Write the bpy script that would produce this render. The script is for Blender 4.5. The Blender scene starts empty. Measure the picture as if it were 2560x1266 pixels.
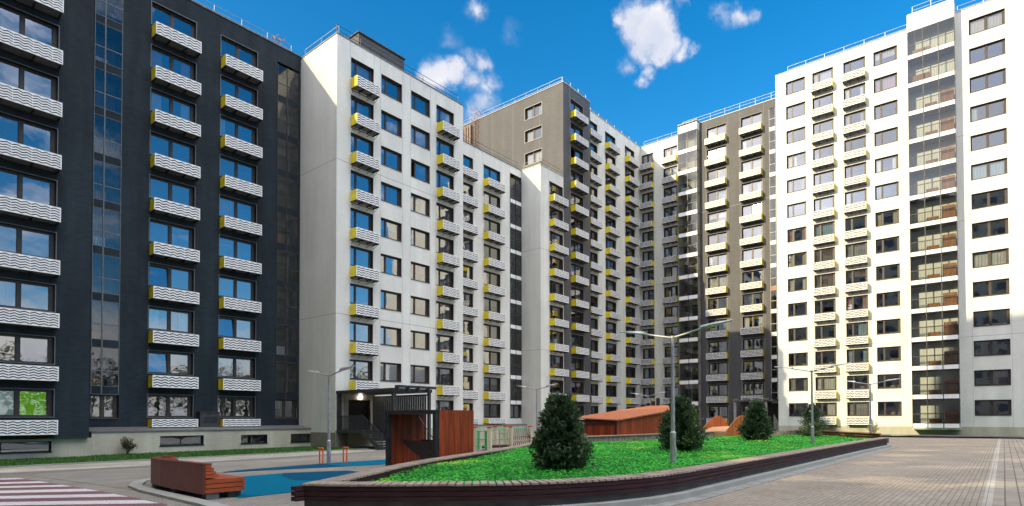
import bpy, bmesh, math, random
from mathutils import Vector, Matrix
R=random.Random(7)
sc=bpy.context.scene
COL=sc.collection
rad=math.radians
# ---------------------------------------------------------------- camera
CH=1.7
cam=bpy.data.cameras.new('camera'); co=bpy.data.objects.new('camera',cam); COL.objects.link(co); sc.camera=co
YAW,PIT,ROL=.67052,.01879,-.00178
Fw=Vector((math.cos(YAW)*math.cos(PIT),math.sin(YAW)*math.cos(PIT),math.sin(PIT)))
Rt=Vector((math.sin(YAW),-math.cos(YAW),0)); Up=Rt.cross(Fw)
Rt2=Rt*math.cos(ROL)+Up*math.sin(ROL); Up2=-Rt*math.sin(ROL)+Up*math.cos(ROL)
M=Matrix((Rt2,Up2,-Fw)).transposed().to_4x4(); M.translation=(0,0,CH); co.matrix_world=M
cam.sensor_width=36; cam.lens=36*1468.04/2560
cam.shift_x=(1280-1344.97)/2560; cam.shift_y=(1019.457-633)/2560
cam.clip_start=.1; cam.clip_end=3000
def ray(px,py):
    d=Fw+Rt2*((px-1344.97)/1468.04)+Up2*(-(py-1019.457)/1468.04)
    return d.normalized()
# ---------------------------------------------------------------- light
SUN=Vector((2.3,-.92,-1.05)).normalized()
sl=bpy.data.lights.new('sun','SUN'); sl.energy=2.0; sl.angle=rad(.5); sl.color=(1,.83,.50)
so=bpy.data.objects.new('sun',sl); COL.objects.link(so); so.rotation_euler=SUN.to_track_quat('-Z','Y').to_euler(); so.location=(-20,20,60)
sc.view_settings.view_transform='Standard'; sc.view_settings.look='None'; sc.view_settings.exposure=1.55; sc.view_settings.gamma=1
sc.cycles.use_denoising=True; sc.cycles.max_bounces=8; sc.cycles.transparent_max_bounces=16
sc.cycles.diffuse_bounces=4; sc.cycles.glossy_bounces=4; sc.cycles.caustics_reflective=False; sc.cycles.caustics_refractive=False
sc.cycles.sample_clamp_indirect=8
W=bpy.data.worlds.new('World'); sc.world=W; W.use_nodes=True
class NT:
    def __init__(s,t): s.t=t; s.n=t.nodes; s.l=t.links
    def node(s,k,**kw):
        n=s.n.new(k)
        for a,v in kw.items(): setattr(n,a,v)
        return n
    def inp(s,sock,v):
        if isinstance(v,bpy.types.NodeSocket): s.l.new(v,sock)
        else: sock.default_value=v
    def m(s,op,a,b=0,c=0,clamp=False):
        n=s.node('ShaderNodeMath',operation=op,use_clamp=clamp)
        s.inp(n.inputs[0],a); s.inp(n.inputs[1],b); s.inp(n.inputs[2],c); return n.outputs[0]
    def vm(s,op,a,b=(0,0,0),out=0,scale=None):
        n=s.node('ShaderNodeVectorMath',operation=op); s.inp(n.inputs[0],a); s.inp(n.inputs[1],b)
        if scale is not None: s.inp(n.inputs[3],scale)
        return n.outputs[out]
    def noise(s,vec,scale,detail=4,rough=.5,out=0):
        n=s.node('ShaderNodeTexNoise'); s.inp(n.inputs['Vector'],vec); s.inp(n.inputs['Scale'],scale); s.inp(n.inputs['Detail'],detail); s.inp(n.inputs['Roughness'],rough); return n.outputs[out]
    def ramp(s,f,pts):
        n=s.node('ShaderNodeValToRGB'); s.inp(n.inputs[0],f); e=n.color_ramp.elements
        while len(e)<len(pts): e.new(.5)
        for i,(p,c) in enumerate(pts):
            e[i].position=p; e[i].color=(c[0],c[1],c[2],1) if not isinstance(c,(int,float)) else (c,c,c,1)
        return n.outputs[0]
    def mix(s,f,a,b,bt='MIX'):
        n=s.node('ShaderNodeMix',data_type='RGBA',blend_type=bt); s.inp(n.inputs[0],f)
        s.inp(n.inputs[6],a if isinstance(a,bpy.types.NodeSocket) else (*a,1)); s.inp(n.inputs[7],b if isinstance(b,bpy.types.NodeSocket) else (*b,1)); return n.outputs[2]
wt=NT(W.node_tree); W.node_tree.nodes.clear()
sky=wt.node('ShaderNodeTexSky',sky_type='NISHITA',sun_disc=False,sun_elevation=rad(22.7),sun_rotation=math.atan2(-SUN.x,-SUN.y),air_density=1.0,dust_density=.9,ozone_density=3.0,altitude=100)
hs=wt.node('ShaderNodeHueSaturation'); hs.inputs['Saturation'].default_value=1.39; hs.inputs['Value'].default_value=.71; hs.inputs['Hue'].default_value=.494; wt.l.new(sky.outputs[0],hs.inputs['Color'])
tc=wt.node('ShaderNodeTexCoord').outputs['Generated']
n1=wt.noise(tc,9,5,.6,out=1); n2=wt.noise(tc,34,4,.6,out=1)
dv=wt.vm('ADD',tc,wt.vm('SCALE',wt.vm('SUBTRACT',n1,(.5,.5,.5)),scale=.06))
dv=wt.vm('ADD',dv,wt.vm('SCALE',wt.vm('SUBTRACT',n2,(.5,.5,.5)),scale=.028))
BL=[(1592,72,52,1),(1635,72,46,1),(1655,105,42,1),(1650,140,34,.9),(1625,170,27,.85),(1610,200,22,.75),(1700,128,26,.7),(1728,128,18,.5),(1560,165,26,.45),(1600,108,42,1),(1618,130,34,.9),(1550,62,26,.7),
    (1085,185,46,.85),(1120,178,40,.8),(1160,150,30,.5),(1195,165,34,.6),(1215,172,24,.5),(1190,20,30,.5),(1165,210,30,.5),(1200,222,36,.55),(1225,215,26,.45),(1200,265,40,.45),(1180,290,40,.45),
    (1800,40,28,.45),(1840,35,34,.6),(1870,30,26,.5),(1690,2,34,.4),(1290,85,30,.22),(1120,95,34,.22),(20,0,30,.2)]
dens=None
for (px,py,r,s) in BL:
    c=ray(px,py); rr=r/1468*1.22*(1/ (1+((px-1345)/1468)**2+((py-1019)/1468)**2))**.5
    d=wt.vm('DISTANCE',dv,tuple(c),out=1)
    v=wt.m('MULTIPLY',wt.m('SUBTRACT',1,wt.m('DIVIDE',d,rr),clamp=True),s)
    dens=v if dens is None else wt.m('MAXIMUM',dens,v)
dens=wt.m('MULTIPLY',wt.m('POWER',dens,1.3),2.6,clamp=True)
vn=wt.noise(dv,26,5,.65)
dens=wt.m('MULTIPLY',dens,wt.m('MULTIPLY_ADD',vn,3.2,wt.m('MULTIPLY_ADD',dens,1.1,-1.35),clamp=True),clamp=True)
# broken cloud over the half of the sky behind the camera
sxyz=wt.node('ShaderNodeSeparateXYZ'); wt.l.new(tc,sxyz.inputs[0]); sz=sxyz.outputs[2]
nb=wt.noise(wt.vm('MULTIPLY',tc,(1,1,2.2)),3.2,6,.6)
dd=wt.vm('DOT_PRODUCT',tc,tuple(Fw),out=1)
mask=wt.m('MULTIPLY_ADD',dd,-3.0,1.0,clamp=True)
back=wt.m('MULTIPLY',wt.m('MULTIPLY_ADD',nb,5.0,wt.m('MULTIPLY_ADD',wt.ramp(sz,[(0,.42),(.10,.38),(.19,.08),(.60,.05),(.72,1),(1,1)]),3.0,-2.8),clamp=True),mask)
cl=wt.m('MAXIMUM',dens,back)
shade=wt.ramp(wt.noise(dv,14,3),[(.3,(.62,.68,.80)),(.65,(1,.98,.96))])
zb_=wt.ramp(sz,[(0,.20),(.12,.30),(.3,.42),(.68,1),(1,1)])
skyb=wt.mix(back,hs.outputs[0],wt.mix(1,wt.mix(1,shade,(16.5,15.9,15.0),'MULTIPLY'),zb_,'MULTIPLY'))
west=wt.m('MULTIPLY',wt.m('MULTIPLY',wt.m('MULTIPLY_ADD',sxyz.outputs[0],-2.2,-.5,clamp=True),wt.m('MULTIPLY_ADD',nb,3.0,-.75,clamp=True)),.8)
skyb=wt.mix(west,skyb,(3.4,3.2,3.1))
skyc=wt.mix(wt.m('MULTIPLY',dens,.93),skyb,wt.mix(1,shade,(3.1,3.05,3.1),'MULTIPLY'))
bg=wt.node('ShaderNodeBackground'); wt.l.new(skyc,bg.inputs[0]); bg.inputs[1].default_value=.12
ow=wt.node('ShaderNodeOutputWorld'); wt.l.new(bg.outputs[0],ow.inputs[0])
# ---------------------------------------------------------------- materials
MATS={}
def mat(name,col,rough=.7,metal=0,spec=.4,fn=None,emit=None):
    if name in MATS: return MATS[name]
    m=bpy.data.materials.new(name); m.use_nodes=True; t=NT(m.node_tree); p=m.node_tree.nodes['Principled BSDF']
    p.inputs['Base Color'].default_value=(*col,1); p.inputs['Roughness'].default_value=rough; p.inputs['Metallic'].default_value=metal; p.inputs['Specular IOR Level'].default_value=spec
    if emit: p.inputs['Emission Color'].default_value=(*emit[0],1); p.inputs['Emission Strength'].default_value=emit[1]
    if fn: fn(t,p)
    MATS[name]=m; return m
def geo(t): return t.node('ShaderNodeNewGeometry').outputs['Position']
def objc(t): return t.node('ShaderNodeTexCoord').outputs['Object']
def bump(t,p,h,strength=.3,dist=.02):
    b=t.node('ShaderNodeBump'); b.inputs['Strength'].default_value=strength; b.inputs['Distance'].default_value=dist; t.l.new(h,b.inputs['Height']); t.l.new(b.outputs[0],p.inputs['Normal'])
def vary(c1,c2,scale=3,detail=5,bs=0,bscale=40,vec=geo,stretch=None,lo=.35,hi=.65):
    def f(t,p):
        v=vec(t)
        if stretch: v=t.vm('MULTIPLY',v,stretch)
        t.l.new(t.ramp(t.noise(v,scale,detail),[(lo,c1),(hi,c2)]),p.inputs['Base Color'])
        if bs: bump(t,p,t.noise(v,bscale,3),bs,.02)
    return f
def clad(c1,c2,dirt=.12):
    # small horizontal ceramic tiles on the facade, weathering streaks
    def f(t,p):
        g=geo(t); s=t.node('ShaderNodeSeparateXYZ'); t.l.new(g,s.inputs[0])
        u=t.m('ADD',s.outputs[0],s.outputs[1])
        cx=t.node('ShaderNodeCombineXYZ'); t.l.new(u,cx.inputs[0]); t.l.new(s.outputs[2],cx.inputs[1])
        br=t.node('ShaderNodeTexBrick'); t.l.new(cx.outputs[0],br.inputs['Vector']); br.inputs['Scale'].default_value=1
        br.inputs['Brick Width'].default_value=.3; br.inputs['Row Height'].default_value=.1; br.inputs['Mortar Size'].default_value=.006; br.inputs['Mortar Smooth'].default_value=.3
        br.inputs['Color1'].default_value=(*c1,1); br.inputs['Color2'].default_value=(*c2,1); br.inputs['Mortar'].default_value=(*[x*.72 for x in c1],1)
        st=t.noise(t.vm('MULTIPLY',g,(1.2,1.2,.12)),1.1,4); bl=t.noise(g,.35,3)
        w=t.ramp(st,[(.3,1-dirt),(.7,1)]); w2=t.ramp(bl,[(.3,1-dirt*.7),(.7,1)])
        t.l.new(t.mix(1,t.mix(1,br.outputs[0],w,'MULTIPLY'),w2,'MULTIPLY'),p.inputs['Base Color'])
        bump(t,p,br.outputs[1],.25,.004)
    return f
m_navy=mat('navy_cladding',(.03,.04,.055),.7,spec=.12,fn=clad((.026,.038,.052),(.033,.047,.062),.35))
m_dark=mat('dark_grey_cladding',(.1,.1,.1),.6,fn=clad((.078,.079,.090),(.096,.096,.106),.2))
m_white=mat('white_cladding',(.78,.78,.75),.55,fn=clad((.75,.75,.725),(.79,.79,.765),.14))
m_cream=mat('plinth_stone',(.42,.4,.34),.8,fn=clad((.53,.50,.42),(.57,.54,.45),.25))
m_olive=mat('plinth_dark',(.2,.19,.16),.8,fn=vary((.17,.165,.14),(.22,.21,.18),2))
m_seam=mat('panel_seam',(.3,.3,.28),.8,fn=vary((.27,.27,.26),(.34,.34,.32),5))
m_seamd=mat('panel_seam_dark',(.02,.02,.025),.8,fn=vary((.014,.018,.024),(.024,.028,.034),5))
m_seaml=mat('panel_seam_pale',(.4,.4,.38),.8,fn=vary((.26,.25,.24),(.34,.33,.31),5))
m_rev=mat('reveal_brown',(.08,.06,.05),.6,fn=vary((.07,.055,.045),(.1,.08,.065),6))
m_revd=mat('reveal_black',(.02,.022,.03),.6,fn=vary((.014,.016,.024),(.024,.026,.034),6))
m_frame=mat('window_frame_brown',(.045,.034,.03),.4,fn=vary((.038,.03,.027),(.055,.042,.036),8))
m_trim=mat('trim_grey',(.11,.125,.145),.5,fn=vary((.10,.115,.135),(.13,.145,.165),5))
m_trimw=mat('trim_pale',(.45,.43,.4),.5,fn=vary((.38,.37,.34),(.5,.48,.45),5))
m_pwhite=mat('panel_white',(.82,.82,.83),.4,fn=vary((.76,.76,.78),(.84,.84,.85),4,bs=.04))
m_back=mat('panel_backing',(.02,.022,.035),.7,fn=vary((.015,.017,.03),(.028,.03,.045),6))
m_yel=mat('panel_yellow',(.75,.6,.01),.4,fn=vary((.68,.54,.008),(.80,.66,.015),2,bs=.03))
m_steel=mat('galvanised_steel',(.35,.36,.37),.45,.6,fn=vary((.30,.31,.32),(.42,.43,.44),6))
m_grate=mat('balcony_grate',(.2,.2,.21),.6,.3,fn=vary((.15,.15,.16),(.24,.24,.25),8))
m_black=mat('black_metal',(.02,.02,.022),.45,.3,fn=vary((.016,.016,.018),(.03,.03,.034),6))
m_dkmetal=mat('dark_grey_metal',(.05,.048,.052),.45,.3,fn=vary((.042,.04,.044),(.062,.06,.065),4))
m_roof=mat('roof_membrane',(.12,.12,.12),.9,fn=vary((.09,.09,.09),(.15,.15,.15),1.5,bs=.2))
m_cap=mat('parapet_cap',(.16,.16,.165),.5,.3,fn=vary((.13,.13,.135),(.2,.2,.2),4))
m_int=mat('room_wall',(.30,.26,.22),.9,fn=vary((.22,.19,.16),(.36,.32,.27),.8))
m_inlog=mat('loggia_wall',(.5,.48,.44),.8,fn=vary((.42,.40,.36),(.54,.52,.48),1.2))
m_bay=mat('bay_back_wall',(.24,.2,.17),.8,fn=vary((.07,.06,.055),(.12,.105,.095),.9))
m_door=mat('loggia_door',(.05,.045,.04),.4,fn=vary((.04,.035,.03),(.08,.07,.06),4))
m_cab=mat('brown_cabinet',(.36,.15,.06),.6,fn=vary((.28,.11,.04),(.42,.19,.08),5,stretch=(1,1,.2)))
def curtm(name,c,dk=.8):
    def f(t,p):
        o=t.vm('MULTIPLY',objc(t),(14,1,.4)); r=t.node('ShaderNodeObjectInfo').outputs['Random']
        n=t.noise(t.vm('ADD',o,t.vm('SCALE',(7,3,5),scale=r)),1.5,3)
        t.l.new(t.ramp(n,[(.35,[x*dk for x in c]),(.65,c)]),p.inputs['Base Color'])
    return mat(name,c,.9,fn=f)
CURT=[curtm('curtain_white',(.75,.74,.72)),curtm('curtain_white',(.75,.74,.72)),curtm('curtain_cream',(.62,.55,.42)),curtm('curtain_grey',(.42,.42,.44)),curtm('curtain_pink',(.55,.3,.28)),curtm('curtain_blue',(.35,.5,.62)),curtm('curtain_brown',(.25,.17,.12))]
m_green=mat('glowing_green_blind',(.22,.66,.02),.7,emit=((.22,.62,.01),.16),fn=vary((.16,.50,.015),(.30,.75,.05),2.5,vec=objc))  # emission put into the blind stands in for a lit room behind it
def glassf(fac,tint):
    def f(t,p):
        out=t.n['Material Output']; gl=t.node('ShaderNodeBsdfGlossy'); gl.inputs['Roughness'].default_value=.015; gl.inputs['Color'].default_value=(*tint,1)
        tr=t.node('ShaderNodeBsdfTransparent'); tr.inputs[0].default_value=(.82,.86,.86,1)
        nz=t.noise(geo(t),.9,2); b=t.node('ShaderNodeBump'); b.inputs['Strength'].default_value=.12; b.inputs['Distance'].default_value=.03; t.l.new(nz,b.inputs['Height']); t.l.new(b.outputs[0],gl.inputs['Normal'])
        fr=t.node('ShaderNodeFresnel'); fr.inputs[0].default_value=1.6
        mx=t.node('ShaderNodeMixShader'); t.l.new(t.m('MULTIPLY_ADD',fr.outputs[0],.8,fac,clamp=True),mx.inputs[0]); t.l.new(tr.outputs[0],mx.inputs[1]); t.l.new(gl.outputs[0],mx.inputs[2]); t.l.new(mx.outputs[0],out.inputs[0])
    return f
m_glass=mat('window_glass',(.5,.5,.5),fn=glassf(.28,(.84,.88,.96)))
m_glassl=mat('loggia_glass',(.5,.5,.5),fn=glassf(.06,(.9,.95,1)))
def woodf(c1,c2,axis=(1,1,.05),pl=None,sc_=9):
    def f(t,p):
        g=objc(t); n=t.noise(t.vm('MULTIPLY',g,axis),sc_,5,.6); c=t.ramp(n,[(.3,c1),(.7,c2)])
        if pl:
            s=t.node('ShaderNodeSeparateXYZ'); t.l.new(g,s.inputs[0])
            u=t.m('ADD',s.outputs[0],s.outputs[1]) if pl[0]=='xy' else s.outputs[2]
            q=t.m('DIVIDE',u,pl[1]); fr=t.m('FRACT',q); wn=t.node('ShaderNodeTexWhiteNoise',noise_dimensions='1D'); t.l.new(t.m('FLOOR',q),wn.inputs[1])
            c=t.mix(1,c,t.ramp(wn.outputs[0],[(0,.68),(1,1.0)]),'MULTIPLY')
            gp=t.m('LESS_THAN',fr,.05); c=t.mix(gp,c,[x*.25 for x in c1])
            bump(t,p,t.m('SUBTRACT',1,gp),.6,.01)
        t.l.new(c,p.inputs['Base Color'])
    return f
m_wred=mat('stained_red_boards',(.3,.08,.03),.6,spec=.2,fn=woodf((.11,.018,.006),(.38,.068,.018),(1,1,.06),('xy',.14)))
m_wredp=mat('stained_red_slats',(.3,.08,.03),.5,fn=woodf((.22,.038,.01),(.40,.08,.022),(.3,.3,1)))
m_wbench=mat('bench_dark_red_board',(.12,.03,.018),.5,fn=woodf((.085,.017,.008),(.15,.032,.014),(.6,.6,.12)))
m_wplank=mat('weathered_plank',(.16,.11,.09),.7,fn=woodf((.22,.165,.135),(.38,.30,.25),(.4,.4,1),sc_=6))
m_wdark=mat('dark_plum_plank',(.04,.022,.024),.65,spec=.15,fn=woodf((.026,.010,.012),(.050,.022,.026),(.3,.3,2),sc_=7))
m_worange=mat('orange_plywood',(.55,.2,.06),.5,fn=woodf((.42,.095,.018),(.58,.16,.035),(1,1,.1),('xy',.12)))
m_wtan=mat('tan_plywood',(.6,.36,.2),.5,fn=woodf((.42,.22,.11),(.55,.31,.17),(1,.2,1)))
m_roofred=mat('red_plank_roof',(.36,.13,.07),.7,spec=.15,fn=woodf((.30,.10,.048),(.42,.155,.08),(.1,2,1),sc_=5))
m_conc=mat('concrete',(.22,.22,.21),.85,fn=vary((.17,.17,.165),(.26,.26,.25),3,bs=.1))
m_concd=mat('concrete_dark',(.11,.11,.105),.85,fn=vary((.085,.085,.08),(.13,.13,.125),2,bs=.1))
m_stonew=mat('rough_stone_wall',(.2,.17,.13),.9,fn=vary((.12,.10,.075),(.27,.235,.19),5,bs=.6,bscale=12))
m_kerb=mat('kerb_stone',(.3,.3,.28),.85,fn=vary((.26,.26,.245),(.31,.305,.29),1.5))
m_orange=mat('orange_paint',(.75,.09,.015),.4,fn=vary((.68,.075,.012),(.8,.11,.02),5))
m_greenp=mat('green_paint',(.02,.4,.12),.4,fn=vary((.015,.34,.10),(.03,.46,.15),5))
m_redp=mat('red_cap',(.6,.04,.03),.4,fn=vary((.55,.03,.025),(.65,.05,.035),5))
m_creamp=mat('cream_timber',(.55,.46,.34),.6,fn=woodf((.46,.38,.27),(.6,.52,.4),(1,1,.1)))
m_rope=mat('dark_rope',(.07,.03,.03),.8,fn=vary((.05,.02,.02),(.1,.045,.045),9))
m_lamp=mat('lamp_glow',(1,.9,.75),.4,emit=((1,.86,.66),5))
m_bark=mat('bark',(.09,.06,.04),.9,fn=vary((.06,.04,.025),(.12,.085,.06),12,bs=.4))
def leafm(name,c1,c2,c3=None,tr=.25,scale=2.2):
    def f(t,p):
        n=t.noise(geo(t),scale,3); n2=t.noise(geo(t),scale*11,2)
        f_=t.m('ADD',t.m('MULTIPLY',n,.35),t.m('MULTIPLY',n2,.65))
        c=t.ramp(f_,[(.38,c1),(.60,c2)])
        if c3: c=t.mix(t.m('MULTIPLY',t.ramp(t.noise(geo(t),scale*.55,4,.65),[(.56,0),(.68,1)]),.85),c,c3)
        t.l.new(c,p.inputs['Base Color'])
        p.inputs['Subsurface Weight'].default_value=0
        out=t.n['Material Output']; trb=t.node('ShaderNodeBsdfTranslucent'); t.l.new(p.inputs['Base Color'].links[0].from_socket,trb.inputs[0])
        mx=t.node('ShaderNodeMixShader'); mx.inputs[0].default_value=tr; t.l.new(p.outputs[0],mx.inputs[1]); t.l.new(trb.outputs[0],mx.inputs[2]); t.l.new(mx.outputs[0],out.inputs[0])
    return mat(name,c2,.55,fn=f)
m_thuja=leafm('conifer_foliage',(.024,.048,.022),(.105,.165,.08),(.15,.21,.06),.25)
m_cover=leafm('groundcover_leaf',(.010,.13,.018),(.085,.56,.06),(.36,.66,.07),.35,.8)
m_soil=mat('groundcover_base',(.01,.12,.02),.9,fn=vary((.006,.11,.012),(.012,.2,.02),3,bs=.6,bscale=30))
m_shrub=leafm('shrub_leaf',(.05,.055,.025),(.10,.10,.05),(.16,.15,.08),.3)
m_grass=mat('lawn_grass',(.04,.1,.02),.9,fn=vary((.022,.085,.012),(.045,.135,.02),2.5,bs=.8,bscale=60))
m_grassb=leafm('grass_blade',(.03,.10,.015),(.05,.16,.02),(.09,.2,.03),.3,3)
def paver(name,c1,c2,bw,rh,mort=.008,var=.34,rot=0,mc=.5):
    def f(t,p):
        g=geo(t); mp=t.node('ShaderNodeMapping'); t.l.new(g,mp.inputs[0]); mp.inputs['Rotation'].default_value=(0,0,rot)
        br=t.node('ShaderNodeTexBrick'); t.l.new(mp.outputs[0],br.inputs['Vector']); br.inputs['Scale'].default_value=1
        br.inputs['Brick Width'].default_value=bw; br.inputs['Row Height'].default_value=rh; br.inputs['Mortar Size'].default_value=mort; br.inputs['Mortar Smooth'].default_value=.2
        br.inputs['Color1'].default_value=(*c1,1); br.inputs['Color2'].default_value=(*c2,1); br.inputs['Mortar'].default_value=(*[x*mc for x in c1],1)
        w=t.ramp(t.noise(g,.45,6,.6),[(.3,1-var),(.7,1)]); w2=t.ramp(t.noise(g,9,4,.6),[(.3,.86),(.7,1)])
        t.l.new(t.mix(1,t.mix(1,br.outputs[0],w,'MULTIPLY'),w2,'MULTIPLY'),p.inputs['Base Color'])
        bump(t,p,br.outputs[1],.4,-.006)
    return mat(name,c1,.75,spec=.3,fn=f)
m_pave=paver('paver_beige',(.295,.243,.195),(.365,.312,.255),.22,.11)
m_paveg=paver('paver_grey',(.255,.235,.205),(.335,.31,.275),.22,.11,rot=.0)
m_road=paver('paver_large',(.28,.235,.195),(.36,.312,.262),.36,.24,.014,mc=.4)
m_path=paver('paver_pale',(.40,.365,.32),(.47,.43,.38),.3,.3,.006)
m_mar=paver('paver_maroon',(.20,.10,.105),(.26,.14,.145),.22,.11)
m_zeb=paver('zebra_white',(.62,.56,.58),(.70,.64,.66),.22,.11,.009,.1,mc=.6)
m_blue=mat('blue_rubber',(.01,.16,.28),.95,spec=.05,fn=vary((.001,.09,.165),(.002,.12,.205),14,bs=.3,bscale=80))
m_blued=mat('dark_blue_rubber',(.01,.07,.14),.95,spec=.05,fn=vary((.003,.05,.10),(.005,.065,.13),14,bs=.3,bscale=80))
m_ground=mat('far_ground',(.12,.13,.08),.95,fn=vary((.09,.10,.06),(.16,.15,.1),.2))
# ---------------------------------------------------------------- mesh helpers
class MB:
    def __init__(s): s.v=[]; s.f=[]; s.mi=[]
    def poly(s,pts,m=0): i=len(s.v); s.v+= [tuple(p) for p in pts]; s.f.append(tuple(range(i,i+len(pts)))); s.mi.append(m); return s
    def box(s,x0,x1,y0,y1,z0,z1,m=0,skip=''):
        i=len(s.v); s.v+=[(x0,y0,z0),(x1,y0,z0),(x1,y1,z0),(x0,y1,z0),(x0,y0,z1),(x1,y0,z1),(x1,y1,z1),(x0,y1,z1)]
        F={'b':(3,2,1,0),'t':(4,5,6,7),'f':(0,1,5,4),'k':(2,3,7,6),'l':(3,0,4,7),'r':(1,2,6,5)}
        for k,q in F.items():
            if k not in skip: s.f.append(tuple(i+a for a in q)); s.mi.append(m)
        return s
    def bar(s,a,b,r,n=6,m=0,r2=None,caps=True):
        a=Vector(a); b=Vector(b); d=(b-a).normalized(); u=d.orthogonal().normalized(); w=d.cross(u); r2=r if r2 is None else r2
        i=len(s.v)
        for c,rr in((a,r),(b,r2)):
            for k in range(n):
                t=2*math.pi*(k+.5)/n; s.v.append(tuple(c+(u*math.cos(t)+w*math.sin(t))*rr))
        for k in range(n): k2=(k+1)%n; s.f.append((i+k,i+k2,i+n+k2,i+n+k)); s.mi.append(m)
        if caps: s.f.append(tuple(range(i+n-1,i-1,-1))); s.mi.append(m); s.f.append(tuple(range(i+n,i+2*n))); s.mi.append(m)
        return s
    def path(s,pts,r,n=6,m=0):
        for a,b in zip(pts,pts[1:]): s.bar(a,b,r,n,m)
        return s
    def beam(s,a,b,w,h,m=0):
        # rectangular beam from a to b, w horizontal, h vertical (top at the points)
        a=Vector(a); b=Vector(b); d=(b-a).normalized(); side=Vector((-d.y,d.x,0))
        side=side.normalized()*w/2 if side.length>1e-6 else Vector((w/2,0,0)); up=d.cross(side).normalized()
        if up.z<0: up=-up
        if abs(d.z)>.99: up=Vector((0,1,0))*1
        q=[a+side,a-side,b-side,b+side]; lo=[p-up*h for p in q]; i=len(s.v)
        s.v+=[tuple(p) for p in lo+q]
        for f in((3,2,1,0),(4,5,6,7),(0,1,5,4),(2,3,7,6),(3,0,4,7),(1,2,6,5)): s.f.append(tuple(i+k for k in f)); s.mi.append(m)
        return s
    def prism(s,pts,z0,z1,m=0,mt=None):
        n=len(pts); i=len(s.v)
        for p in pts: s.v.append((p[0],p[1],z0(p) if callable(z0) else z0))
        for p in pts: s.v.append((p[0],p[1],z1(p) if callable(z1) else z1))
        for k in range(n): k2=(k+1)%n; s.f.append((i+k,i+k2,i+n+k2,i+n+k)); s.mi.append(m)
        s.f.append(tuple(range(i+n,i+2*n))); s.mi.append(m if mt is None else mt); s.f.append(tuple(range(i+n-1,i-1,-1))); s.mi.append(m)
        return s
    def mesh(s,name,mats):
        me=bpy.data.meshes.new(name); me.from_pydata(s.v,[],s.f)
        for mm in (mats if isinstance(mats,(list,tuple)) else [mats]): me.materials.append(mm)
        me.polygons.foreach_set('material_index',s.mi); me.update(); return me
def obj(name,me,parent=None,loc=(0,0,0),rot=0,mats=None):
    if isinstance(me,MB): me=me.mesh(name,mats)
    o=bpy.data.objects.new(name,me); COL.objects.link(o); o.parent=parent; o.location=loc; o.rotation_euler=(0,0,rot); return o
def tag(o,label=None,cat=None,group=None,kind=None):
    if label: o['label']=label
    if cat: o['category']=cat
    if group: o['group']=group
    if kind: o['kind']=kind
    return o
def empty(name,loc,label,cat,group=None,rot=0):
    o=bpy.data.objects.new(name,None); COL.objects.link(o); o.location=loc; o.rotation_euler=(0,0,rot); o.empty_display_size=.3; return tag(o,label,cat,group)
def copytree(o,parent=None):
    c=o.copy(); COL.objects.link(c); c.parent=parent
    for ch in list(o.children): copytree(ch,c)
    return c
def gz(Y):
    t=min(1,max(0,(Y-12)/22)); return -.4*t*t*(3-2*t)
# ---------------------------------------------------------------- facades
P=2.8
class Fac:
    """local x runs to the right as seen from the court, y goes into the building"""
    def __init__(s,b,kind,plane,ref=0):
        s.b=b; s.kind=kind; s.plane=plane; s.ref=ref; s.rot=0 if kind=='Y' else -math.pi/2
    def w(s,x,y,z):
        return Vector((x,s.plane+y,z)) if s.kind=='Y' else Vector((s.plane+y,s.ref-x,z))
    def lx(s,Y): return s.ref-Y
    def put(s,name,me,x,y,z,mats=None,parent=None):
        if isinstance(me,MB): me=me.mesh(name,mats)
        return obj(name,me,s.b,s.w(x,y,z)-s.b.location,s.rot)
    def wall(s,x0,x1,z0,z1,holes,mats,depth=.3,seams_z=(),seams_x=(),name='wall',back=0):
        xs=sorted({x0,x1}|{h[0] for h in holes}|{h[1] for h in holes}); zs=sorted({z0,z1}|{h[2] for h in holes}|{h[3] for h in holes})
        xs=[x for x in xs if x0<=x<=x1]; zs=[z for z in zs if z0<=z<=z1]; m=MB()
        def ish(a,b,c,d): return any(h[0]-1e-4<=a and b<=h[1]+1e-4 and h[2]-1e-4<=c and d<=h[3]+1e-4 for h in holes)
        for a,b in zip(xs,xs[1:]):
            for c,d in zip(zs,zs[1:]):
                if not ish(a,b,c,d): m.poly([(a,0,c),(b,0,c),(b,0,d),(a,0,d)])
        for h in holes:
            a,b,c,d=h[:4]; D=h[4] if len(h)>4 else depth
            m.poly([(a,0,c),(a,D,c),(a,D,d),(a,0,d)],1); m.poly([(b,D,c),(b,0,c),(b,0,d),(b,D,d)],1)
            m.poly([(a,0,c),(b,0,c),(b,D,c),(a,D,c)],1); m.poly([(a,D,d),(b,D,d),(b,0,d),(a,0,d)],1)
        def clear(h,x,z): return any(q[0]-.03<x<q[1]+.03 and q[2]-.03<z<q[3]+.03 for q in holes)
        for z in seams_z:
            for a,b in zip(xs,xs[1:]):
                if not clear(0,(a+b)/2,z): m.box(a,b,-.004,.0,z,z+.035,2,'k')
        for x in seams_x:
            for c,d in zip(zs,zs[1:]):
                if not clear(0,x,(c+d)/2): m.box(x,x+.02,-.003,.0,c,d,2,'k')
        return s.put(name,m,0,0,0,mats)
CACHE={}
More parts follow.
